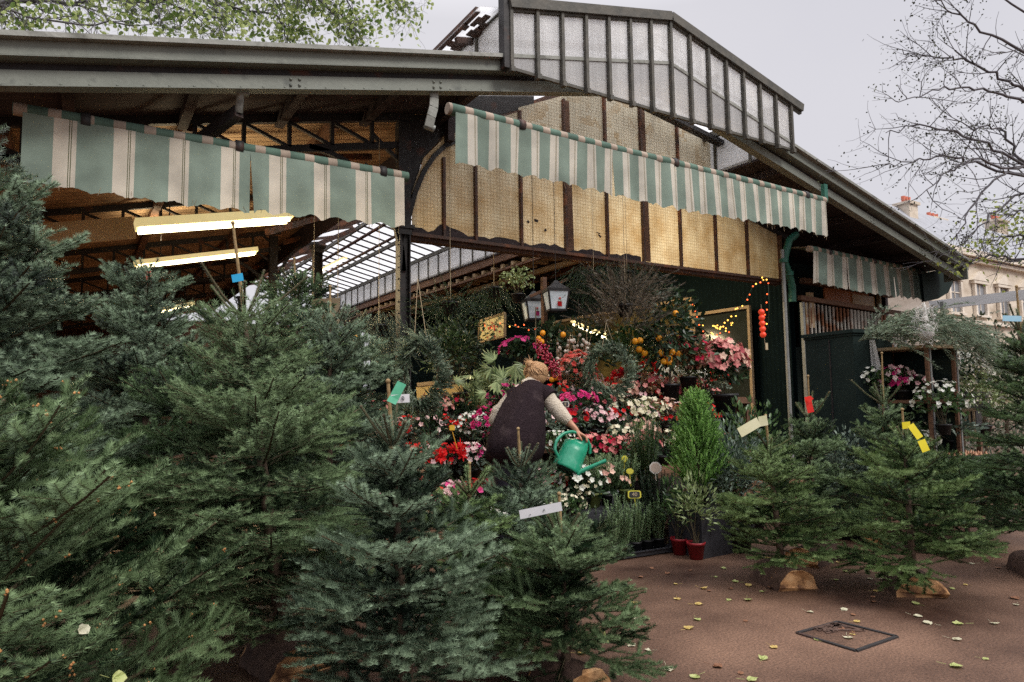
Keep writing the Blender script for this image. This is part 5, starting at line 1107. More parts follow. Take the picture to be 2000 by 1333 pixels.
# ---- price tags and labels
def strip(label, pts, d, wd, mt, cat='price tag', nm='price_tag', extra=None):
    """folded paper strip through photo spots"""
    P = [np.array(at(x, y, d=dd)) for (x, y), dd in zip(pts, d)]; o = thing(nm, label, cat, tuple(P[0])); oc = P[0]; b = MB(); U = np.array(UP)
    for p, q in zip(P[:-1], P[1:]):
        t = nrm(q-p); n = nrm(np.cross(t, np.array(fw))); V = [p-n*wd/2-oc, q-n*wd/2-oc, q+n*wd/2-oc, p+n*wd/2-oc]; b.add(V, [[0, 1, 2, 3]]); b.add(np.array(V)+np.array(fw)*.0008, [[3, 2, 1, 0]])
    b.build('paper', mt, o, (0, 0, 0)); return o, P
W_ = mat('white_tag', (.62, .63, .66), (.7, .7, .72), 30, .35); Gt = mat('green_tag', (.03, .26, .13), (.09, .42, .25), 14, .35, trans=.2); Yt = mat('yellow_tag', (.72, .60, .02), (.82, .7, .04), 14, .5); Bt = mat('blue_tag', (.02, .38, .75), (.05, .5, .85), 10, .4); Rt = mat('red_tag', (.75, .02, .02), (.85, .05, .03), 10, .5)
PYt = mat('pale_yellow_tag', (.62, .62, .36), (.74, .72, .5), 10, .5); ink = mat('dark_ink', (.03, .03, .035), rough=.6); PBt = mat('pale_blue_tag', (.3, .62, .8), (.45, .7, .85), 10, .4)
strip('green plastic tag looped on the leader of the front fir', [(764, 787), (770, 777), (785, 748)], (2.4, 2.42, 2.45), .034, Gt)
o, P = strip('white paper tag printed with a ring, beside the green tag', [(764, 780), (800, 778)], (2.42, 2.44), .030, W_)
text_obj('0', .022, ink, o.children[0], tuple((P[1]-P[0])*.65-np.array(fw)*.004), tuple(P[1]-P[0]), UP)
o, P = strip('long white price strip across the top of the low round fir', [(1015, 1006), (1097, 989)], (2.72, 2.74), .036, W_)
text_obj('A', .013, ink, o.children[0], tuple((P[1]-P[0])*.58-np.array(fw)*.004), tuple(P[1]-P[0]), UP); text_obj('o', .010, ink, o.children[0], tuple((P[1]-P[0])*.25-np.array(fw)*.004-np.array(UP)*.006), tuple(P[1]-P[0]), UP)
strip('pale yellow paper tag hanging from the top of a right hand fir', [(1499, 821), (1482, 824), (1444, 846)], (4.2, 4.2, 4.18), .062, PYt)
strip('bright yellow tag folded over the tip of the wide fir', [(1762, 832), (1778, 830), (1797, 856)], (4.0, 4.0, 3.98), .040, Yt)
strip('end piece of bright yellow tag lying on the needles of the wide fir', [(1799, 860), (1809, 882)], (3.96, 3.95), .045, Yt)
strip('bright blue tag round the leader of the tall leaning fir', [(453, 545), (475, 541)], (3.0, 3.0), .034, Bt)
strip('red tag hanging at the tip of the wide dark fir', [(289, 530), (292, 545), (289, 556)], (4.1, 4.1, 4.1), .035, Rt)
strip('red ribbon tied round the tip of a fir', [(1577, 775), (1580, 790), (1584, 806)], (4.8, 4.8, 4.8), .045, Rt)
strip('small red ribbon end below the tied ribbon', [(1586, 776), (1578, 784)], (4.78, 4.78), .03, Rt)
strip('pale blue strip on the leader of the fir at the right edge', [(1958, 622), (1995, 623)], (4.3, 4.3), .036, PBt)
def stick(label, px, py, d, wpx, hpx, py2, px2, txt, mt_face, mt_stick, octo=False, size=.05):
    c = at(px, py, d=d); s_ = d/F_PX; o = thing('stick_sign', label, 'price sign', tuple(c)); rot = np.array(Matrix.Rotation(-YAW, 3, 'Z')); b = MB(); n = 8
    hw, hh = wpx*s_/2, hpx*s_/2; th = np.linspace(0, 2*math.pi, 25)[:-1]; e = 2.0 if octo else 5.0
    if octo: th = np.linspace(0, 2*math.pi, 9)[:-1]+math.pi/8
    prof = lambda k_, y: np.array([(np.sign(math.cos(t))*abs(math.cos(t))**(2/e)*hw*k_, y, np.sign(math.sin(t))*abs(math.sin(t))**(2/e)*hh*k_) for t in th]) @ rot.T
    b.loft([prof(1, 0), prof(1, -.006)], 0, False); b.build('rim', mt_stick, o, (0, 0, 0)); b = MB(); b.loft([prof(.80, -.006), prof(.80, -.008)], 0, False); bd = b.build('board', mt_face, o, (0, 0, 0))
    if txt: text_obj(txt, hh*1.4, M['cream'] if mt_face is ink else ink, bd, tuple(rot @ np.array([0, -.0095, 0])), tuple(rot @ np.array([1., 0, 0])), (0, 0, 1))
    e_ = np.array(at(px2, py2, d=d)-c); b = MB(); b.tube([(0, 0.002, -hh*.9), e_], .004, 5); b.build('stick', mt_stick, o, (0, 0, 0)); return o
yst = mat('yellow_plastic', (.62, .56, .05), (.72, .66, .1), 6, .4); wst = mat('white_plastic', (.6, .55, .48), (.7, .66, .6), 6, .4)
stick('dark price sign with a yellow rim above the ground tray', 1239, 966, 5.3, 26, 15, 1010, 1246, '40', ink, yst)
stick('small dark price sign with a white rim near the hand', 1104, 790, 5.6, 15, 11, 812, 1108, '8', ink, wst)
stick('octagonal pale label in front of the tall shrub', 1280, 914, 5.4, 25, 24, 940, 1282, '', mat('beige_face', (.5, .38, .3), (.6, .48, .38), 6, .5), wst, True)
stick('small round yellow label above the rosemary', 1230, 921, 5.5, 15, 12, 950, 1232, '', yst, yst, True); stick('yellow flag label at the spout of the can', 1220, 897, 5.6, 13, 14, 930, 1218, '', yst, yst, True)
stick('orange yellow stick sign among the red poinsettias', 883, 836, 5.6, 11, 11, 878, 893, '', mat('amber_face', (.65, .4, .03), (.75, .5, .05), 6, .5), mat('amber_plastic', (.6, .3, .03), rough=.5)); stick('square yellow sign behind the tray plants', 1208, 1008, 5.5, 20, 18, 1030, 1208, '', yst, yst)
# ================================================================== WOMAN WITH THE WATERING CAN
RTa, UPa, FWa = np.array(RT), np.array(UP), np.array(fw); FH = nrm(np.array([fw.x, fw.y, 0.]))
A_ = lambda x, y, d: np.array(at(x, y, d=d))
skin = mat('skin', (.42, .20, .12), (.52, .27, .17), 14, .55, .1, 60, spec=.35)
def skinned(name, chains, root, mt, parent=None, sub=2, label=None):
    """chains of (point, radius); first point of a later chain may be an index tuple naming a joint to grow from"""
    V, Rr, E, ids = [], [], [], {}
    for cn, ch in chains.items():
        prev = None
        for k, it in enumerate(ch):
            if isinstance(it, str): prev = ids[it]; continue
            p, r = it[:2]; V.append(tuple(p)); Rr.append(r if isinstance(r, tuple) else (r, r)); i = len(V)-1; ids[f'{cn}{k}'] = i
            if prev is not None: E.append((prev, i))
            prev = i
    me = bpy.data.meshes.new(name); me.from_pydata(V, E, []); ob = bpy.data.objects.new(name, me); COL.objects.link(ob); ORG[ob.name] = (0, 0, 0)
    m = ob.modifiers.new('skin', 'SKIN'); m.use_smooth_shade = True; m.branch_smoothing = .4
    if not me.skin_vertices: 
        bpy.context.view_layer.objects.active = ob
    for sv, r in zip(me.skin_vertices[0].data, Rr): sv.radius = r
    me.skin_vertices[0].data[ids[root]].use_root = True
    s_ = ob.modifiers.new('sub', 'SUBSURF'); s_.levels = sub; s_.render_levels = sub
    bpy.context.view_layer.update(); dg = bpy.context.evaluated_depsgraph_get(); m2 = bpy.data.meshes.new_from_object(ob.evaluated_get(dg)); nm = ob.name
    bpy.data.objects.remove(ob); ob = bpy.data.objects.new(name, m2); COL.objects.link(ob); m2.materials.clear(); m2.materials.append(mt)
    if parent: ob.parent = parent
    return ob
pel = A_(1005, 880, 5.38); che = A_(1032, 785, 5.54); nek = A_(1038, 757, 5.60); hd0 = A_(1042, 748, 5.64); hd1 = A_(1047, 736, 5.70)
shR, elR, wrR = A_(1064, 772, 5.53), A_(1098, 812, 5.46), A_(1124, 838, 5.42); knR = A_(1131, 849, 5.41)
shL, elL, wrL = A_(1000, 778, 5.62), A_(967, 822, 5.60), A_(990, 846, 5.75)
ftL, ftR = A_(985, 880, 5.36), A_(1022, 880, 5.40)
def ground(p, dz=.05): q = np.array(p); q[2] = dz; return q
knL_, knR_ = ftL*.5+ground(ftL)*.5+[.03, .03, 0], ftR*.5+ground(ftR)*.5+[.03, .03, 0]
ch = {'s': [(pel, .125), ((pel+che)/2, (.135, .11)), (che, (.14, .10)), (nek, .052), (hd0, .062), (hd1, .088), (hd1+RTa*.03+FWa*.03-UPa*.035, .05)],
      'r': ['s2', (shR, .058), (elR, .042), (wrR, .026), (knR, (.034, .018))], 'l': ['s2', (shL, .058), (elL, .042), (wrL, .026), (wrL+RTa*.06-UPa*.01, (.034, .018))],
      'a': ['s0', (ftL, .095), (knL_, .06), (ground(ftL, .09), .04), (ground(ftL, .04)+FH*.16, .035)], 'b': ['s0', (ftR, .095), (knR_, .06), (ground(ftR, .09), .04), (ground(ftR, .04)+FH*.16, .035)]}
hx = nrm(A_(1152, 858, 5.41)-A_(1131, 849, 5.41)); hn = nrm(np.cross(hx, FWa))      # along the knuckles towards the finger ends
for i in range(4):                                                                   # fingers lie over the handle and curl under it
    o0 = knR+(-UPa*.011+FWa*.018)*(i-1.5)*.9; L = (.030, .034, .032, .026)[i]
    ch['rf%d' % i] = ['r4', (o0+hx*.026, .0095), (o0+hx*(.026+L)-UPa*.006, .0085), (o0+hx*(.036+L)-UPa*.026-FWa*.01, .0078), (o0+hx*(.024+L)-UPa*.038-FWa*.012, .007)]
    w0 = wrL+RTa*.06-UPa*.01+UPa*.014*(i-1.5)
    ch['lf%d' % i] = ['l4', (w0+RTa*.025+FWa*.012, .009), (w0+RTa*.05+FWa*.02-UPa*.008, .008), (w0+RTa*.066+FWa*.016-UPa*.02, .007)]
ch['rt'] = ['r3', (wrR*.4+knR*.6-FWa*.026-UPa*.010, .012), (knR-FWa*.032-UPa*.026+hx*.012, .0095), (knR-FWa*.022-UPa*.040+hx*.022, .008)]
ch['lt'] = ['l3', (wrL+RTa*.03-UPa*.03, .011), (wrL+RTa*.055-UPa*.045, .009)]
woman = skinned('person', ch, 's0', skin)
tag(woman, 'woman with a reddish hair bun in a dark sleeveless dress, bent over the flowers, watering', 'person')
b = MB()
rs = np.random.default_rng(4); n = 30; th = np.arange(n)*2*math.pi/n; rings = []
rows = [(908, 965, 1046, 5.36, .13), (900, 955, 1052, 5.34, .17), (886, 946, 1058, 5.33, .20), (868, 949, 1061, 5.34, .21), (850, 955, 1063, 5.37, .205), (830, 963, 1064, 5.40, .20), (810, 972, 1063, 5.45, .185), (792, 981, 1064, 5.49, .17), (778, 990, 1068, 5.53, .155), (768, 998, 1071, 5.56, .14), (760, 1006, 1068, 5.58, .12), (753, 1014, 1062, 5.60, .095), (748, 1022, 1055, 5.62, .07)]
for k, (y, xl, xr, d, hd) in enumerate(rows):
    c = A_((xl+xr)/2, y, d); hw = (xr-xl)/2*d/F_PX; tiltv = nrm(FH-UPa*(.15+.02*k)); f = 1-k/len(rows)
    fold = 1+.05*f*np.sin(th*7+k*.35)+.035*np.sin(th*3+k*.6)+.02*np.sin(th*11+k*.8)
    rings.append(c+RTa*(hw*np.cos(th)*fold)[:, None]+tiltv*(hd*np.sin(th)*fold)[:, None]-UPa*(.012*np.sin(th*5)*f)[:, None])
b.loft(rings); knit = mat('dark_plum_knit', (.016, .010, .012), (.040, .026, .030), 90, .95, .9, 160, spec=.1, c3=(.055, .038, .04), s3=9, f3=.62)
b.build('dress', knit, woman, (0, 0, 0))
b = MB(); sv = [A_(1052, 768, 5.55), A_(1066, 771, 5.52), A_(1074, 778, 5.50)]; b.tube(sv, [.075, .080, .078], 16)
sv = [A_(1012, 770, 5.60), A_(1000, 778, 5.62)]; b.tube(sv, [.075, .076], 16); b.build('cap_sleeve', knit, woman, (0, 0, 0))
wool = mat('cream_wool', (.46, .39, .30), (.60, .53, .43), 50, .9, .6, 90, spec=.1)
def sleeve(P, R, seed):
    rs = np.random.default_rng(seed); P = np.array(P); t = np.linspace(0, len(P)-1, 13); Q = np.array([P[int(min(a, len(P)-1.001))]*(1-a%1 if a < len(P)-1 else 0)+P[min(int(a)+1, len(P)-1)]*(a%1 if a < len(P)-1 else 1) for a in t]); r = np.interp(t, range(len(P)), R)*(1+.05*rs.standard_normal(13)); b = MB(); b.tube(Q, r, 14); return b.build('sleeve', wool, woman, (0, 0, 0))
sleeve([shR, A_(1082, 793, 5.49), elR, A_(1112, 824, 5.44)], [.070, .064, .058, .040], 1); sleeve([shL, A_(975, 804, 5.61), elL, A_(980, 838, 5.68)], [.066, .060, .056, .042], 2)
b = MB(); b.tube([A_(1020, 750, 5.60), A_(1035, 747, 5.62), A_(1052, 750, 5.63)], [.03, .05, .035], 10); b.build('collar', wool, woman, (0, 0, 0))
for f_, k_ in ((ftL, knL_), (ftR, knR_)): b = MB(); b.tube([f_, k_, ground(f_, .08)], [.11, .078, .06], 12); b.build('trouser_leg', mat('dark_trousers', (.012, .011, .018), (.02, .018, .03), 6, .8), woman, (0, 0, 0))
for f_ in (ftL, ftR): b = MB(); b.ball(ground(f_, .045)+FH*.08, .05, 0, 12, 8, (1, 1, .9)); b.ball(ground(f_, .04)+FH*.17, .045, 0, 12, 8, (1, 1, .8)); b.build('shoe', POT['black'], woman, (0, 0, 0))
hair = mat('reddish_hair', (.36, .18, .075), (.70, .43, .22), 30, .5, .6, 60, stretch=(1, 1, 8), spec=.4)
b = MB(); hc = hd1+UPa*.02-FWa*.015
for i in range(420):                                   # strands swept over the skull towards the bun
    a = rs.random()*6.28; e = rs.random()**.7*1.65; N = nrm(UPa*math.cos(e)+(RTa*math.cos(a)+FWa*math.sin(a)*1.0)*math.sin(e)-FWa*.25); p = hc+N*.100
    bun = hc-RTa*.055+UPa*.085-FWa*.04; P = [hc+N*.098+rs.normal(0, .002, 3)]
    for t in (.3, .6, .9): q = nrm((hc+N*.1)*(1-t)+bun*t-hc); P.append(hc+q*(.102+.006*rs.random()))
    b.tube(P, [.0045, .005, .0045, .003], 3, 0, caps=False)
b.ball(hc, .097, 0, 14, 10); b.ball(hc-RTa*.055+UPa*.085-FWa*.04, .038, 0, 10, 8)
for i in range(60): p = hc-RTa*.055+UPa*.085-FWa*.04+rs.normal(0, .018, 3); b.tube([p, p+nrm(rs.normal(0, 1, 3)+UPa)*.035], [.003, .001], 3, caps=False)
b.build('hair', hair, woman, (0, 0, 0))
fc = hd1+RTa*.05+FWa*.05-UPa*.03
for s_ in (-1, 1): b = MB(); b.ball(hd1+RTa*.085+FWa*.04+UPa*(0.005)+(FWa*.6-RTa*.5)*.035*s_, .012, 0, 8, 6); b.build('eye', M['cream'], woman, (0, 0, 0))
b = MB(); b.tube([hd1+RTa*.075+FWa*.055, hd1+RTa*.115+FWa*.075-UPa*.02, hd1+RTa*.095+FWa*.06-UPa*.03], [.010, .012, .006], 8); b.build('nose', skin, woman, (0, 0, 0))
b = MB(); b.ball(hd1+RTa*.02-FWa*.085-UPa*.015, .024, 0, 8, 6, (.5, .5, 1.2)); b.build('ear', skin, woman, (0, 0, 0))
# watering can
cang = mat('green_plastic_can', (.012, .22, .12), (.022, .30, .17), 5, .35, .15, 20, spec=.5, c3=(.09, .32, .22), s3=14, f3=.64)
bc = A_(1104, 919, 5.36); Ax = nrm(RTa*.42+UPa*.82+FWa*.40); Ux = nrm(np.cross(Ax, FWa)); Vx = np.cross(Ax, Ux); Rm = np.stack([Ux, Vx, Ax], 1)
o = thing('watering_can', 'green plastic watering can tilted in the hand of the woman', 'watering can', tuple(bc))
b = MB(); prof = [(.0, .018), (.100, .018), (.104, 0), (.112, .002), (.114, .02), (.112, .05), (.104, .16), (.100, .225), (.094, .225), (.096, .16), (.100, .04)]
b.lathe(prof, (0, 0, 0), 28, 0, Rm, True, .5, .86); 
# sloping hood that rises towards the back of the mouth
th = np.linspace(0, 2*math.pi, 29)[:-1]; lo = np.stack([.100*np.cos(th), .086*np.sin(th), np.full(28, .224)], 1); hi = np.stack([.092*np.cos(th), .079*np.sin(th), .224+.030*(1+np.cos(th+math.pi))+.004], 1)
b.loft([lo @ Rm.T, hi @ Rm.T, hi*[.94, .94, 1] @ Rm.T, lo*[.94, .94, 1] @ Rm.T], cap=False); b.build('body', cang, o, (0, 0, 0))
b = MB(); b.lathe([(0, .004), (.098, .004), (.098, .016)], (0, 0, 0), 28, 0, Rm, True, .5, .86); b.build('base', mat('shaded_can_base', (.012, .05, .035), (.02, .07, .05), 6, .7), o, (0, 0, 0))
b = MB(); P = [A_(1128, 926, 5.33), A_(1142, 918, 5.32), A_(1162, 909, 5.31), A_(1184, 900, 5.30)]; b.tube(np.array(P)-bc, [.024, .018, .015, .0165], 12); b.build('spout', cang, o, (0, 0, 0))
b = MB(); P = [A_(*q) for q in ((1090, 893, 5.28), (1083, 878, 5.27), (1087, 860, 5.29), (1100, 847, 5.33), (1117, 843, 5.38), (1133, 848, 5.41), (1146, 858, 5.42), (1153, 872, 5.43), (1152, 886, 5.43))]
t = np.linspace(0, 8, 41); P = np.array(P); Q = np.stack([np.interp(t, range(9), P[:, i]) for i in range(3)], 1); Q[1:-1] = (Q[:-2]+Q[1:-1]*2+Q[2:])/4; Q[1:-1] = (Q[:-2]+Q[1:-1]*2+Q[2:])/4
b.tube(Q-bc, .0125, 10); b.build('handle', cang, o, (0, 0, 0))

# ================================================================== RIGHT HAND STALL
# tall dark cabinet
a, c = A_(1577, 768, 7.2), A_(1672, 768, 6.63); a[2] = c[2] = 0; e1 = nrm(c-a); e2 = nrm(np.cross([0, 0, 1.], e1)); e2 = e2 if e2 @ FH > 0 else -e2; Wd = np.linalg.norm(c-a); rot = np.stack([e1, e2, [0, 0, 1.]], 1)
o = thing('cabinet', 'tall dark green metal cabinet beside the slatted screen', 'cabinet', tuple((a+c)/2)); ctr = (a+c)/2+e2*.26
b = MB(); b.box(ctr+[0, 0, .9], (Wd, .52, 1.8), 0, rot); b.build('body', M['cabinet'], o); b = MB(); b.box(ctr+[0, 0, 1.815], (Wd+.05, .57, .035), 0, rot); b.box(ctr+[0, 0, 1.785], (Wd+.02, .54, .025), 0, rot); b.build('lid', M['cabinet'], o)
b = MB(); b.box(ctr-e2*.265+e1*.02+[0, 0, .9], (.012, .014, 1.7), 0, rot); b.build('door_edge', M['dark'], o)
# slatted screen (its slats are one worn surface)
o = thing('slatted_screen', 'weathered wooden slatted screen beside the dark green cabinet', 'screen', (10.6, 6.4, 0)); b = MB()
slp = mat('peeling_grey_slats', (.26, .25, .22), (.5, .47, .41), 7, .8, .3, 30, stretch=(1, 1, .35), c3=(.20, .08, .035), s3=3, f3=.52)
for i, x in enumerate(np.arange(9.30, 12.1, .098)): b.box((x, 6.38, 1.98-.03*(x-9.6)), (.030+.022*(i > 12), .02, 1.24), 0)
b.build('slats', slp, o); b = MB(); b.bar((9.2, 6.36, 2.67), (12.15, 6.36, 2.58), .06, .07); b.bar((9.5, 6.36, 1.2), (12.05, 6.36, 1.15), .05, .05); b.build('rail', M['wooddk'], o)
for x in (9.26, 12.1): b = MB(); b.box((x, 6.36, 1.3), (.05, .05, 2.6)); b.build('post', M['zinc'], o)
# wooden flower rack
o = thing('flower_rack', 'grey wooden rack with posts carrying fir branches over shelves of flowers', 'rack', tuple(at(1750, 768, d=6.6)-Vector((0, 0, 1.2))))
q = [A_(1694, 700, 6.85), A_(1812, 700, 6.3)]; e1 = nrm(np.array([q[1][0]-q[0][0], q[1][1]-q[0][1], 0])); e2 = np.array([-e1[1], e1[0], 0]); e2 = e2 if e2 @ FH > 0 else -e2
c4 = [q[0], q[1], q[1]+e2*.4, q[0]+e2*.4]
for i, p in enumerate(c4): 
    b = MB(); zt = (1.86, 1.66, 1.7, 1.7)[i]; b.box((p[0]+.01, p[1]-.01, zt/2), (.022, .022, zt), 0); b.box((p[0]-.018, p[1], zt/2), (.026, .03, zt), 1); b.build('post', [M['zinc'], M['wooddk']], o)
for z, nm in ((1.63, 'top_board'), (1.12, 'shelf_board'), (.55, 'shelf_board')):
    b = MB(); cc = sum(c4)/4; b.box((cc[0], cc[1], z), (np.linalg.norm(q[1]-q[0])+.1, .45, .03), 0, np.stack([e1, e2, [0, 0, 1.]], 1)); b.build(nm, M['wood'] if z > 1.5 else M['wooddk'], o)
b = MB(); cc = (c4[2]+c4[3])/2; b.box((cc[0], cc[1], .85), (np.linalg.norm(q[1]-q[0]), .02, 1.55), 0, np.stack([e1, e2, [0, 0, 1.]], 1)); b.build('back_panel', M['cabinet'], o)
G = 'flowers on the grey wooden rack'
def rackplant(lab, px, d, z, f, f2, n, s, seed, cat='cyclamen'): plant(lab, cat, px, d=d, z=z, w=s, h=s*.9, leaf='dark', nl=110, fl=f, fl2=f2, nf=n, fs=.03, cup=.5, seed=seed, name='flowering_plant', group=G)
rackplant('crimson cyclamen deep in the grey rack', 1745, 7.05, 1.13, 'crimson', None, 30, .36, 201); rackplant('second crimson cyclamen at the back right of the rack', 1788, 6.9, 1.13, 'crimson', None, 30, .36, 202)
rackplant('magenta cyclamen on the rack behind the upright fir leader', 1766, 6.55, 1.13, 'pink', None, 34, .24, 203); rackplant('pale pink begonia on the rack next to the post', 1795, 6.5, 1.13, 'pale', 'white', 40, .26, 204, 'begonia')
rackplant('white kalanchoe low on the rack', 1800, 6.4, .57, 'white', None, 20, .3, 205, 'kalanchoe')
for lab, px, z, f, f2, cat, sd_ in (('white begonia at the left end of the rack shelf', 1722, 1.13, 'white', None, 'begonia', 221), ('pink begonia behind the magenta cyclamen of the rack', 1752, 1.13, 'pale', 'pink', 'begonia', 222), ('green leaved ivy spilling over the low shelf of the rack', 1735, .57, None, None, 'ivy', 223), ('rose cyclamen on the low shelf of the rack', 1762, .57, 'rose', None, 'cyclamen', 224), ('cream primrose at the right end of the low rack shelf', 1790, .57, 'cream', None, 'primrose', 225)):
    plant(lab, cat, px, d=6.62, z=z, w=.34, h=.34, leaf='mid', nl=150, fl=f, fl2=f2, nf=34, fs=.03, cup=.5, seed=sd_, name='flowering_plant', group=G)
plant('white flowered bush standing before the right post of the rack', 'camellia', (1845, 850), d=6.2, w=.5, h=.5, leaf='mid', nl=330, fl='white', nf=70, fs=.024, seed=226, name='flowering_plant', group='plants right of the rack')
# net bag, hanging net
o = thing('net_bag', 'tied bag of white tree netting hanging on the rack post', 'net bag', tuple(at(1808, 645, d=5.95))); oc = np.array(o.location); netm = mat('white_plastic_net', (.75, .73, .68), (.88, .87, .84), 40, .6, .5, 60, trans=.4); b = MB()
for i in range(260):
    a = rs.random()*6.28; z = rs.random(); r = .085*math.sin(min(z*2.4, 1.57))*(1-.55*max(0, z-.45)/.55)+.008; z0 = (z-.35)*.30; p = np.array([r*math.cos(a), r*math.sin(a), z0]); d_ = nrm(rs.normal(0, 1, 3)); b.tube([p, p+d_*.03, p+d_*.05+rs.normal(0, .012, 3)], .0022, 3, caps=False)
b.ball((0, 0, -.015), .066, 0, 12, 8, (1, 1, 1.1)); b.tube([(0, 0, .08), (.01, 0, .17), (0, .01, .24)], [.03, .012, .016], 7); b.build('netting', netm, o, (0, 0, 0))
o = thing('hanging_net', 'sheet of pale netting gathered and hanging from the rack corner', 'netting', tuple(at(1700, 665, d=6.75))); oc = np.array(o.location); b = MB(); rg = []
for k_ in range(10):
    f = k_/9; c = A_(1698+12*f, 665+150*f, 6.75)-oc; n_ = 26; u_ = np.linspace(-1, 1, n_); rg.append(c+e1*((.05+.11*f)*u_)[:, None]-e2*(.02*np.sin(u_*11+f)*(.5+f))[:, None])
b.loft(rg, close=False, cap=False); b.build('netting', netm, o, (0, 0, 0))
# pile of netted fir branches on the rack
o = thing('fir_branch_pile', 'pile of cut fir branches arching over the top of the grey rack', 'cut branches', tuple(at(1800, 650, d=6.5))); oc = np.array(o.location); b = MB(); st = MB(); S0, S1 = [], []
for i in range(230):
    t0 = rs.random(); c0 = A_(1675+240*t0, 668-52*math.sin(t0*2.8)*rs.random()**.5+35*max(0, t0-.6), 6.2+.9*rs.random()); d_ = nrm(e1*(.8+.3*rs.random())+UPa*(.55-1.2*t0)+rs.normal(0, .22, 3)-FH*.2); p = c0
    for s_ in range(5):
        p2 = p+d_*.085; S0.append(p-oc); S1.append(p2-oc); st.tube([p-oc, p2-oc], .003, 3, caps=False)
        for sg in (-1, 1):
            sd_ = nrm(d_*.75+np.cross(d_, UPa)*sg*.7+rs.normal(0, .1, 3)); S0.append(p2-oc); S1.append(p2-oc+sd_*.075)
        d_ = nrm(d_-UPa*.16); p = p2
needles(b, S0, S1, np.tile([0, 0, 1.], (len(S0), 1)), 300, .024, .0042, rs, 0, 120, 45, .55+rs.normal(0, .2, len(S0))); b.build('sprays', LF['spray'], o, (0, 0, 0)); st.build('twigs', M['twig'], o, (0, 0, 0))
# picket planters, trays
def picket(lab, px0, px1, py, d, hpx, n):
    a, c = A_(px0, py, d), A_(px1, py-6, d*.97); h = hpx*d/F_PX; o = thing('slatted_crate', lab, 'crate', tuple((a+c)/2-[0, 0, h]), 'slatted wooden crates at the right'); e = nrm(c-a); nn = np.array([-e[1], e[0], 0]); nn = nn if nn @ FH > 0 else -nn; b = MB()
    for i in range(n): p = a+(c-a)*(i+.5)/n; b.box(p-[0, 0, h*.5], (np.linalg.norm(c-a)/n*.5, .015, h), 0, np.stack([e, nn, [0, 0, 1.]], 1))
    b.build('slats', M['wood'], o); b = MB(); b.bar(a, c, .03, .03); b.bar(a-[0, 0, h], c-[0, 0, h], .03, .03); b.build('rail', M['wood'], o); b = MB(); ctr = (a+c)/2+nn*.2-[0, 0, h*.5]; b.box(ctr, (np.linalg.norm(c-a), .36, h*.96), 0, np.stack([e, nn, [0, 0, 1.]], 1)); b.build('box', M['shelf'], o)
    b = MB(); 
    for x_ in (a, c): b.box((x_[0]+nn[0]*.1, x_[1]+nn[1]*.1, (x_[2]-h)/2), (.04, .04, x_[2]-h))
    b.build('legs', M['wooddk'], o)
picket('pale slatted crate behind the yellow tagged fir', 1832, 1905, 806, 6.9, 52, 9); picket('lower pale slatted crate beside the tray of bulbs', 1862, 1936, 904, 6.6, 30, 9)
def tray(lab, px, py, d, w, dp=.4, bulbs=0):
    c = at(px, py, d=d); o = thing('plant_tray', lab, 'tray', tuple(c)); b = MB(); b.box((0, 0, .01), (w, dp, .015)); 
    for sx_, sy_, lx_, ly_ in ((0, -dp/2, w, .012), (0, dp/2, w, .012), (-w/2, 0, .012, dp), (w/2, 0, .012, dp)): b.box((sx_, sy_, .035), (lx_, ly_, .07))
    b.build('tray', M['shelf'], o, (0, 0, 0)); o.rotation_euler = (0, 0, -YAW*.8)
    for i in range(bulbs): b = MB(); b.lathe([(0, 0), (.022, .012), (.026, .028), (.012, .05), (.004, .07)], (-w/2+.05+(i % 9)*(w-.1)/8, -dp/2+.06+(i//9)*.09, .03), 8); b.build('bulb', bulbm, o, (0, 0, 0))
    return o
bulbm = mat('brown_bulbs', (.35, .14, .07), (.6, .34, .2), 12, .6)
o = tray('black tray of brown flower bulbs on the lower crate', 1872, 902, 6.45, .52, .3, 27); tray('stacked grey plastic tray on the crate behind the rack post', 1862, 800, 7.1, .55, .35); tray('second grey plastic tray above the first one', 1858, 780, 7.2, .5, .35)
plant('large bush of small white flowers right of the rack post', 'camellia', (1875, 782), d=7.1, w=.62, h=.50, leaf='dark', ls=.05, nl=330, fl='white', nf=120, fs=.026, seed=210, name='flowering_plant', group='plants right of the rack')
plant('grey green bush beside the fir with the blue strip', 'shrub', (1925, 850), d=6.8, w=.7, h=.7, leaf='pale', ls=.045, nl=460, fl='cream', nf=30, seed=211, name='potted_shrub', group='plants right of the rack')
plant('green leaved bush under the slatted crate', 'shrub', (1860, 880), d=6.5, w=.6, h=.32, leaf='grey', ls=.05, nl=330, seed=212, name='potted_shrub', group='plants right of the rack')
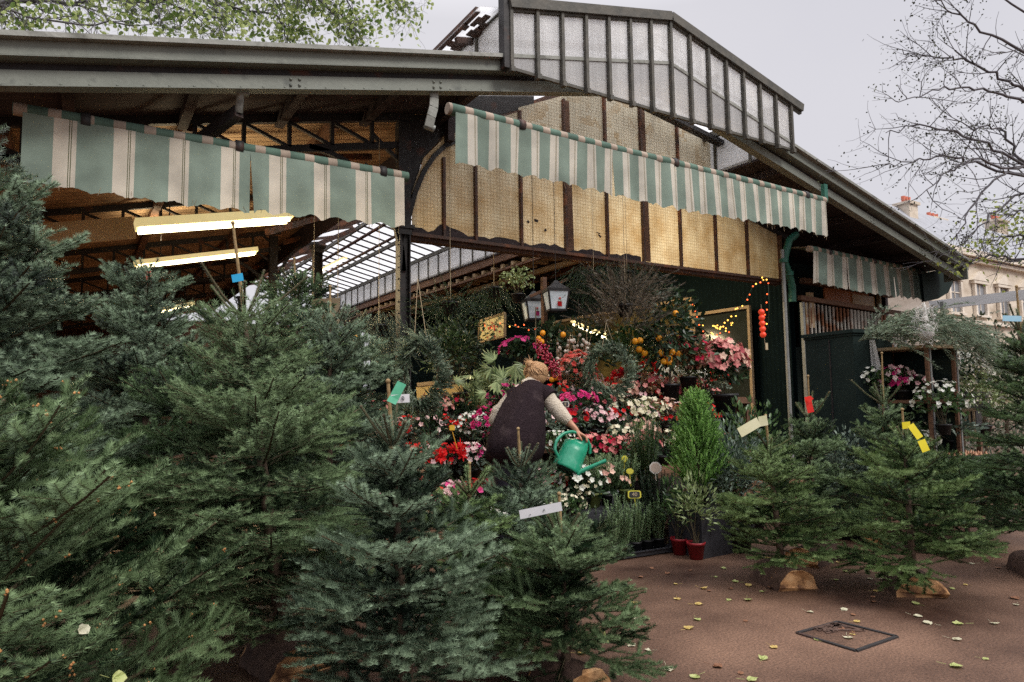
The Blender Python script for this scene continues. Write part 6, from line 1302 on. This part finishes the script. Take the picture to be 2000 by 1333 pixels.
# hedge behind and white stall roof
def hedge(lab, px0, px1, d, z0, z1, n, mt, seed, dp=.8, ls=.08, zs=0):
    rs = np.random.default_rng(seed); a, c = A_(px0, 768, d), A_(px1, 768, d); o = thing('hedge', lab, 'hedge', (float((a[0]+c[0])/2), float((a[1]+c[1])/2), 0)); oc = np.array(o.location); e = nrm(c-a); L = np.linalg.norm(c-a)
    t = rs.random(n)*L; P = a+e*t[:, None]+FH*(rs.random(n)*dp)[:, None]; P[:, 2] = z0+(z1-z0)*rs.random(n)**.8+.15*np.sin(t*3)+.1*np.sin(t*7.3); b = MB(); D = nrm(rs.normal(0, 1, (n, 3))+[0, 0, .4]); b.leaves(P-oc, D, nrm(np.cross(D, rs.normal(0, 1, (n, 3)))), ls, ls*.5, 0, .5+rs.normal(0, .3, n), .2); b.build('foliage', mt, o, (0, 0, 0))
    b = MB()
    for i in range(10): p = a+e*L*(i+.5)/10+FH*dp*.5-oc; b.tube([(p[0], p[1], 0), (p[0]+.1, p[1], z1*.6), (p[0]-.1, p[1], z1)], [.03, .02, .01], 5)
    b.build('stems', M['bark'], o, (0, 0, 0)); return o
hedge('mottled pale hedge behind the rack and the right hand firs', 1815, 2260, 10.0, .1, 2.3, 5200, mat('mottled_hedge_leaves', (.05, .07, .03), (.42, .42, .32), 9, .6, trans=.25, var=1.3, thresh=(.35, .62)), 1, 1.2, .085)
hedge('dark low hedge far behind between the shop front and the crates', 1780, 2300, 14.0, .0, 1.7, 4200, mat('far_hedge_leaves', (.03, .05, .025), (.2, .22, .13), 7, .6, trans=.2, var=1.2), 2, 1.5, .11)
o = thing('stall_canopy', 'flat white stall canopy behind the fir branches', 'canopy', tuple(at(1910, 590, d=12))); b = MB(); b.bar(at(1815, 598, d=12.5), at(2120, 562, d=11.0), .04, .17); b.build('sheet', mat('white_canvas', (.6, .6, .6), (.72, .72, .72), 3, .8), o); b = MB()
for px in (1840, 2060): p = at(px, 590, d=12.2); b.box((p.x, p.y, p.z/2), (.06, .06, p.z))
b.build('poles', M['zinc'], o)

# ================================================================== FAR BUILDING
YF = 16.0; stone = mat('pale_limestone', (.54, .46, .36), (.74, .66, .55), 1.2, .9, .3, 12, c3=(.46, .38, .29), s3=.6, f3=.6, stretch=(1, 1, 2.5)); trim = mat('limestone_trim', (.62, .54, .44), (.8, .73, .63), 2, .85); slate = mat('grey_slate', (.26, .27, .29), (.36, .37, .4), 3, .6); winm = mat('window_glass', (.12, .13, .14), (.3, .31, .33), .5, .15)
o = thing('stone_building', 'pale stone building with pedimented windows and chimneys behind the right end of the hall', 'building', (45, YF, 0))
b = MB(); b.box((46, YF+4, 3.9), (26, 8, 7.8)); b.build('wall', stone, o); b = MB(); b.box((46, YF-.15, 7.95), (26.6, .5, .32)); b.box((46, YF-.10, 7.65), (26.2, .25, .16)); b.box((46, YF-.08, 4.6), (26.2, .2, .18)); b.build('cornice', trim, o)
b = MB(); V = [[33, YF, 8.1], [59, YF, 8.1], [59, YF+2.2, 10.6], [33, YF+2.2, 10.6], [33, YF+8, 8.1], [59, YF+8, 8.1], [59, YF+5.5, 10.6], [33, YF+5.5, 10.6]]; b.add(V, [[0, 1, 2, 3], [3, 2, 6, 7], [4, 7, 6, 5], [0, 3, 7, 4], [1, 5, 6, 2]]); rf = b.build('roof', slate, o)
for x, y, h, w_ in ((35.2, YF+2.0, 10.7, .8), (39.0, YF+2.6, 10.5, 1.3), (47.5, YF+3, 11.6, 1.4), (54, YF+3, 11.6, 1.4)):
    b = MB(); b.box((x, y, (8.3+h)/2), (w_, .7, h-8.3)); b.box((x, y, h+.05), (w_+.2, .9, .14)); b.build('chimney', stone, rf)
    for k_ in range(3): b = MB(); b.lathe([(.09, 0), (.11, .35), (.0, .35)], (x-w_*.3+k_*w_*.3, y, h+.1), 8); b.build('chimney_pot', mat('clay_pot', (.45, .12, .07), rough=.8) if k_ == 0 else bpy.data.materials['clay_pot'], rf)
for i in range(9):
    x = 35.0+i*2.5
    for z, hh in ((5.75, 1.5), (2.4, 1.9)):
        b = MB(); b.box((x, YF-.02, z), (.95, .06, hh)); wn = b.build('window', winm, o); b = MB()
        for s_ in (-1, 1): b.box((x+s_*.56, YF-.09, z), (.17, .14, hh+.1))
        b.box((x, YF-.10, z-hh/2-.08), (1.5, .24, .12)); b.box((x, YF-.10, z+hh/2+.10), (1.5, .2, .14)); b.box((x, YF-.06, z), (.05, .04, hh)); b.box((x, YF-.06, z+.2), (.95, .04, .05)); b.build('frame', trim, wn)
        if z > 4: b = MB(); b.add([[x-.85, YF-.22, z+hh/2+.18], [x+.85, YF-.22, z+hh/2+.18], [x, YF-.22, z+hh/2+.68], [x-.85, YF, z+hh/2+.18], [x+.85, YF, z+hh/2+.18], [x, YF, z+hh/2+.68]], [[0, 1, 2]]); b.add([[x-.85, YF-.22, z+hh/2+.18], [x, YF-.22, z+hh/2+.68], [x, YF, z+hh/2+.68], [x-.85, YF, z+hh/2+.18], [x+.85, YF-.22, z+hh/2+.18], [x+.85, YF, z+hh/2+.18]], [[0, 3, 2, 1], [1, 2, 5, 4], [0, 4, 5, 3]]); b.build('pediment', trim, wn)

# ================================================================== TREES OVERHEAD
def limb_tree(name, label, base, trunk_pts, limbs, seed, twig_len, leafmat, leafn, leafsz, spread, gen=3, twr=.012, down=0, stray=.22):
    rs = np.random.default_rng(seed); o = thing(name, label, 'tree', tuple(base)); oc = np.array(base, float); tr = MB(); tw = MB(); TP = []
    tr.tube([np.array(p)-oc for p, r in trunk_pts], [r for p, r in trunk_pts], 9)
    def twig(p, d, L, r, g):
        n = 4; P = [p]; dd = d
        for i in range(n): dd = nrm(dd+rs.normal(0, stray, 3)+[0, 0, .04-down]); P.append(P[-1]+dd*L/n)
        tw.tube(P, np.linspace(r, r*.45, n+1), 3 if g > 1 else 5, caps=False); TP.extend(P[1:])
        if g < gen:
            for q in range(rs.integers(3, 6)):
                i = rs.integers(1, n+1); a = nrm(dd+rs.normal(0, .5 if stray < .2 else .75, 3)); twig(P[i], a, L*(.45+.3*rs.random()), r*.55, g+1)
    for pts, r0, r1 in limbs:
        P = np.array([np.array(p)-oc for p in pts]); t = np.linspace(0, len(P)-1, 4*len(P)); Q = np.stack([np.interp(t, range(len(P)), P[:, i]) for i in range(3)], 1); Q[1:-1] += rs.normal(0, .02, Q[1:-1].shape); rr = np.linspace(r0, r1, len(Q)); tr.tube(Q, rr, 7)
        for i in range(len(Q)//5, len(Q)):
            for _ in range(2 if stray > .2 else int(rs.random() < .75)): a = nrm(nrm(Q[min(i+1, len(Q)-1)]-Q[i-1])*.8+rs.normal(0, .4 if stray < .2 else .6, 3)); twig(Q[i], a, twig_len*(.5+.7*rs.random()), max(rr[i]*.5, .006), 1)
    tr.build('trunk', M['barkd'], o, (0, 0, 0)); tw.build('twigs', M['barkd'], o, (0, 0, 0)); TP = np.array(TP); b = MB(); k = rs.integers(0, len(TP), leafn); P = TP[k]+rs.normal(0, spread, (leafn, 3)); D = nrm(rs.normal(0, 1, (leafn, 3))-[0, 0, .5])
    b.leaves(P, D, nrm(np.cross(D, rs.normal(0, 1, (leafn, 3)))), leafsz*(.6+.7*rs.random(leafn)), leafsz*.75, 0, .5+rs.normal(0, .3, leafn), .2); b.build('leaves', leafmat, o, (0, 0, 0)); return o
M['barkd'] = mat('grey_bark', (.085, .08, .09), (.16, .15, .16), 12, .9)
Rt_ = [((1820, -10), (1862, 26), (1905, 52), (2000, 98), (2160, 190)), ((1762, 96), (1800, 112), (1852, 110), (1892, 120), (1952, 152), (2010, 182), (2160, 290)), ((1755, 200), (1830, 178), (1880, 172), (1940, 178), (2010, 200), (2160, 300)),
       ((1720, 322), (1790, 316), (1842, 305), (1900, 316), (2010, 345), (2170, 430)), ((1845, 232), (1900, 250), (1955, 246), (1968, 270), (2000, 325), (2160, 440)), ((1800, 380), (1850, 335), (1900, 312), (2010, 330), (2160, 400)), ((1868, 470), (1880, 430), (1935, 352), (1990, 330), (2170, 420)), ((1850, 500), (1915, 445), (1960, 400), (2030, 360), (2170, 440)),
       ((1900, -30), (1960, 0), (2050, 60), (2170, 190)), ((1730, 260), (1790, 245), (1870, 262), (1960, 300), (2160, 420))]
base = at(2230, 768, d=9.6); base.z = 0
limbs = [([at(x, y, d=8.2+1.4*min(1, (x-1700)/460)+.5*math.sin(i*2.1)*(1-(x-1700)/500)) for x, y in reversed(L)], .023, .005) for i, L in enumerate(Rt_)]
trk = [((base.x, base.y, 0), .22)]+[(at(2228-k_*2, y, d=9.6), .2-.03*k_) for k_, y in enumerate((600, 430, 300, 190, 60, -120))]
limb_tree('bare_tree', 'nearly leafless tree with thin dark branches beyond the low end of the roof', (base.x, base.y, 0), trk, limbs, 5, .55, mat('last_leaves', (.03, .035, .02), (.09, .10, .05), 7, .8, var=1.), 2200, .030, .05, 2, stray=.13)
base = at(-420, 768, d=9.5); base.z = 0
Lt = [((-420, 250), (-200, 60), (0, 10), (180, 0), (330, 5)), ((-420, 200), (-150, -60), (100, -60), (350, -40), (520, -20), (620, 0)), ((-420, 150), (-100, -160), (250, -130), (500, -90), (700, -40), (770, -10)), ((-300, 100), (-60, 0), (90, 40), (250, 50)), ((330, -40), (420, 10), (540, 30), (560, 60)), ((500, -60), (600, -10), (660, 30), (690, 50)), ((150, -60), (260, -10), (360, 20), (440, 40))]
limbs = [([at(x, y, d=9.2+.5*math.sin(i*1.7)) for x, y in L], .06 if i < 3 else .02, .01) for i, L in enumerate(Lt)]
trk = [((base.x, base.y, 0), .28)]+[(at(-420, y, d=9.5), .24-.03*k_) for k_, y in enumerate((500, 250, 60, -150))]
limb_tree('leafy_tree', 'leafy green tree spreading above the left roof edge', (base.x, base.y, 0), trk, limbs, 8, .5, mat('pale_yellow_green_leaves', (.14, .22, .05), (.5, .58, .22), 5, .55, trans=.45, var=1.), 5200, .074, .10, 3, down=.12)  # leaves pale yellow green and translucent
yl = mat('yellow_green_leaves', (.22, .30, .05), (.50, .55, .14), 5, .6, trans=.4, var=1.)
base = at(2120, 768, d=11); base.z = 0
limbs = [([at(x, y, d=10.5) for x, y in L], .03, .008) for L in (((2120, 620), (2060, 540), (1990, 505), (1930, 500), (1880, 515)), ((2120, 600), (2050, 480), (1990, 455), (1930, 470)), ((2120, 580), (2060, 450), (2000, 415), (1960, 420)))]
limb_tree('young_tree', 'young tree with a few yellow green leaves before the stone building', (base.x, base.y, 0), [((base.x, base.y, 0), .1), (at(2120, 600, d=11), .07), (at(2120, 450, d=11), .04)], limbs, 9, .35, yl, 420, .065, .10, 2)

# ================================================================== GROUND DETAILS
Cn = [at(x, y, Z=0) for x, y in ((1557, 1238), (1637, 1216), (1752, 1245), (1672, 1273))]
o = thing('access_cover', 'square access cover set in the asphalt with a dark joint and leaves caught on it', 'access cover', tuple(sum((np.array(c) for c in Cn), np.zeros(3))/4)); b = MB()
for p, q in zip(Cn, Cn[1:]+Cn[:1]): b.bar(np.array(p)+[0, 0, .003], np.array(q)+[0, 0, .003], .018, .010)
b.build('frame', M['dark'], o); cc = np.array(o.location); b = MB(); V = [cc+(np.array(c)-cc)*.9+[0, 0, .004-cc[2]] for c in Cn]; b.add(V, [[3, 2, 1, 0]]); b.build('plate', bpy.data.materials['damp_brown_asphalt'], o)
b = MB(); I = [cc+(np.array(c)-cc)*.52+[0, 0, .007-cc[2]]+np.array([.03, .06, 0]) for c in Cn]
for p, q in zip(I[:3], I[1:3]+I[:1]): b.bar(p, q, .02, .004)
rs = np.random.default_rng(6)
for i in range(60): u, v = rs.random(), rs.random()*.5; p = I[0]*(1-u)*(1-v)+I[1]*u*(1-v)+I[2]*u*v+I[3]*(1-u)*v; b.box(p, (.02, .012, .006), 0, np.array(Matrix.Rotation(rs.random()*3, 3, 'Z')))
b.build('dirt', M['logbark'], o)
lm = [mat('fallen_leaf_lime', (.30, .36, .10), (.50, .52, .22), 20, .5, trans=.2), mat('fallen_leaf_yellow', (.45, .30, .08), (.62, .48, .18), 20, .5, trans=.2), mat('fallen_leaf_brown', (.12, .05, .025), (.26, .12, .06), 20, .7), mat('fallen_leaf_pale', (.48, .46, .30), (.66, .62, .45), 20, .5, trans=.2)]
lname = ['lime green', 'yellow', 'brown', 'pale']
protos = []
def leaf_mesh(seed, mt):
    rs = np.random.default_rng(seed); b = MB(); n = 14; L = .075; V = []; t = np.linspace(-math.pi, math.pi, n, endpoint=False)
    r = .5*L*(.75+.35*np.cos(t))*(1+.10*np.sin(t*5+seed)+.05*rs.standard_normal(n)); curl = .3+.5*rs.random(); X = r*np.cos(t)+L*.1; Yv = r*np.sin(t)*.95
    for k_, s_ in ((0, 0), (1, .5), (2, 1.0)): V.append(np.stack([X*s_, Yv*s_, .004+curl*9*(Yv*s_)**2+curl*5*(X*s_)**2*(1 if seed % 2 else .3)+.002*rs.standard_normal(n)], 1))
    b.loft(V, cap=False, smooth=False); b.tube([(-L*.3, 0, .006), (-L*.85, .008, .010)], .0012, 4); return b
spots = [(1520, 1088, 0), (1440, 1055, 1), (1395, 1128, 0), (1415, 1112, 0), (1440, 1138, 0), (1462, 1146, 1), (1490, 1156, 0), (1535, 1152, 0), (1423, 1174, 0), (1460, 1172, 0), (1360, 1182, 1), (1323, 1142, 1), (1360, 1210, 0), (1630, 1134, 0), (1668, 1118, 3), (1655, 1118, 0), (1695, 1132, 3), (1725, 1132, 3), (1708, 1156, 1), (1793, 1182, 0), (1786, 1204, 3), (1702, 1176, 2), (1670, 1203, 2), (1648, 1193, 3), (1578, 1196, 3), (1670, 1216, 1), (1878, 1220, 0), (1938, 1218, 3), (1888, 1144, 1), (1862, 1152, 0), (1902, 1102, 3), (1985, 1182, 3), (1976, 1168, 2), (1862, 1250, 3), (1818, 1220, 3), (1920, 1288, 0), (1858, 1302, 0), (1598, 1252, 0), (1507, 1264, 1), (1490, 1290, 0), (1395, 1302, 2), (1445, 1318, 2), (1362, 1322, 0), (1462, 1330, 0), (1303, 1306, 3), (1270, 1272, 3), (1243, 1212, 3), (1228, 1262, 3), (1342, 1230, 1), (1382, 1155, 2), (1345, 1115, 2), (1302, 1122, 2), (1425, 1150, 2), (1512, 1150, 2), (1500, 1092, 1), (1560, 1098, 0), (1355, 1092, 0), (1640, 1100, 1), (1610, 1098, 1), (1572, 1080, 0), (1705, 1168, 2), (1950, 1110, 2), (1322, 1170, 1), (1370, 1150, 1), (1455, 1215, 2), (1750, 1152, 2), (1660, 1236, 2), (1665, 1240, 1), (1648, 1232, 2), (1655, 1246, 3), (1095, 1278, 0), (1062, 1288, 0), (1130, 1278, 1), (990, 1270, 2), (1000, 1300, 2), (1300, 1075, 1), (1248, 1128, 2), (1275, 1112, 2), (1242, 1180, 1), (1310, 1062, 0)]
for i, (x, y, k_) in enumerate(spots):
    if i < 12: ob = leaf_mesh(i, None).build('fallen_leaf', lm[k_], None, (0, 0, 0)); protos.append(ob)
    else: ob = protos[i % 12].copy(); COL.objects.link(ob)
    if i >= 12:
        ob.data = protos[i % 12].data; 
        if ob.data.materials[0] != lm[k_]: ob.data = ob.data.copy(); ob.data.materials[0] = lm[k_]
    p = at(x, y, Z=0.0); ob.location = (p.x, p.y, .002); ob.rotation_euler = (0, 0, rs.random()*6.28); s_ = .42+.5*rs.random(); ob.scale = (s_, s_, s_)
    tag(ob, 'small '+lname[k_]+' fallen leaf lying on the damp brown asphalt', 'leaf', 'fallen '+lname[k_]+' leaves on the asphalt')
# leaves caught in the firs
for i, (x, y, d, k_, s_, lab) in enumerate(((155, 1232, 1.75, 3, .5, 'pale round leaf caught in the needles of the orange budded fir'), (222, 1240+85, 1.7, 0, .6, 'green leaf caught low in the orange budded fir'), (1178, 1243, 2.7, 0, .8, 'small leaf on the log under the white strip fir'))):
    ob = protos[i].copy(); ob.data = ob.data.copy(); ob.data.materials[0] = lm[k_]; COL.objects.link(ob); ob.location = at(x, y, d=d); ob.rotation_euler = (R_(60), R_(20*i), .4); ob.scale = (s_,)*3; tag(ob, lab, 'leaf', 'leaves caught in the firs')
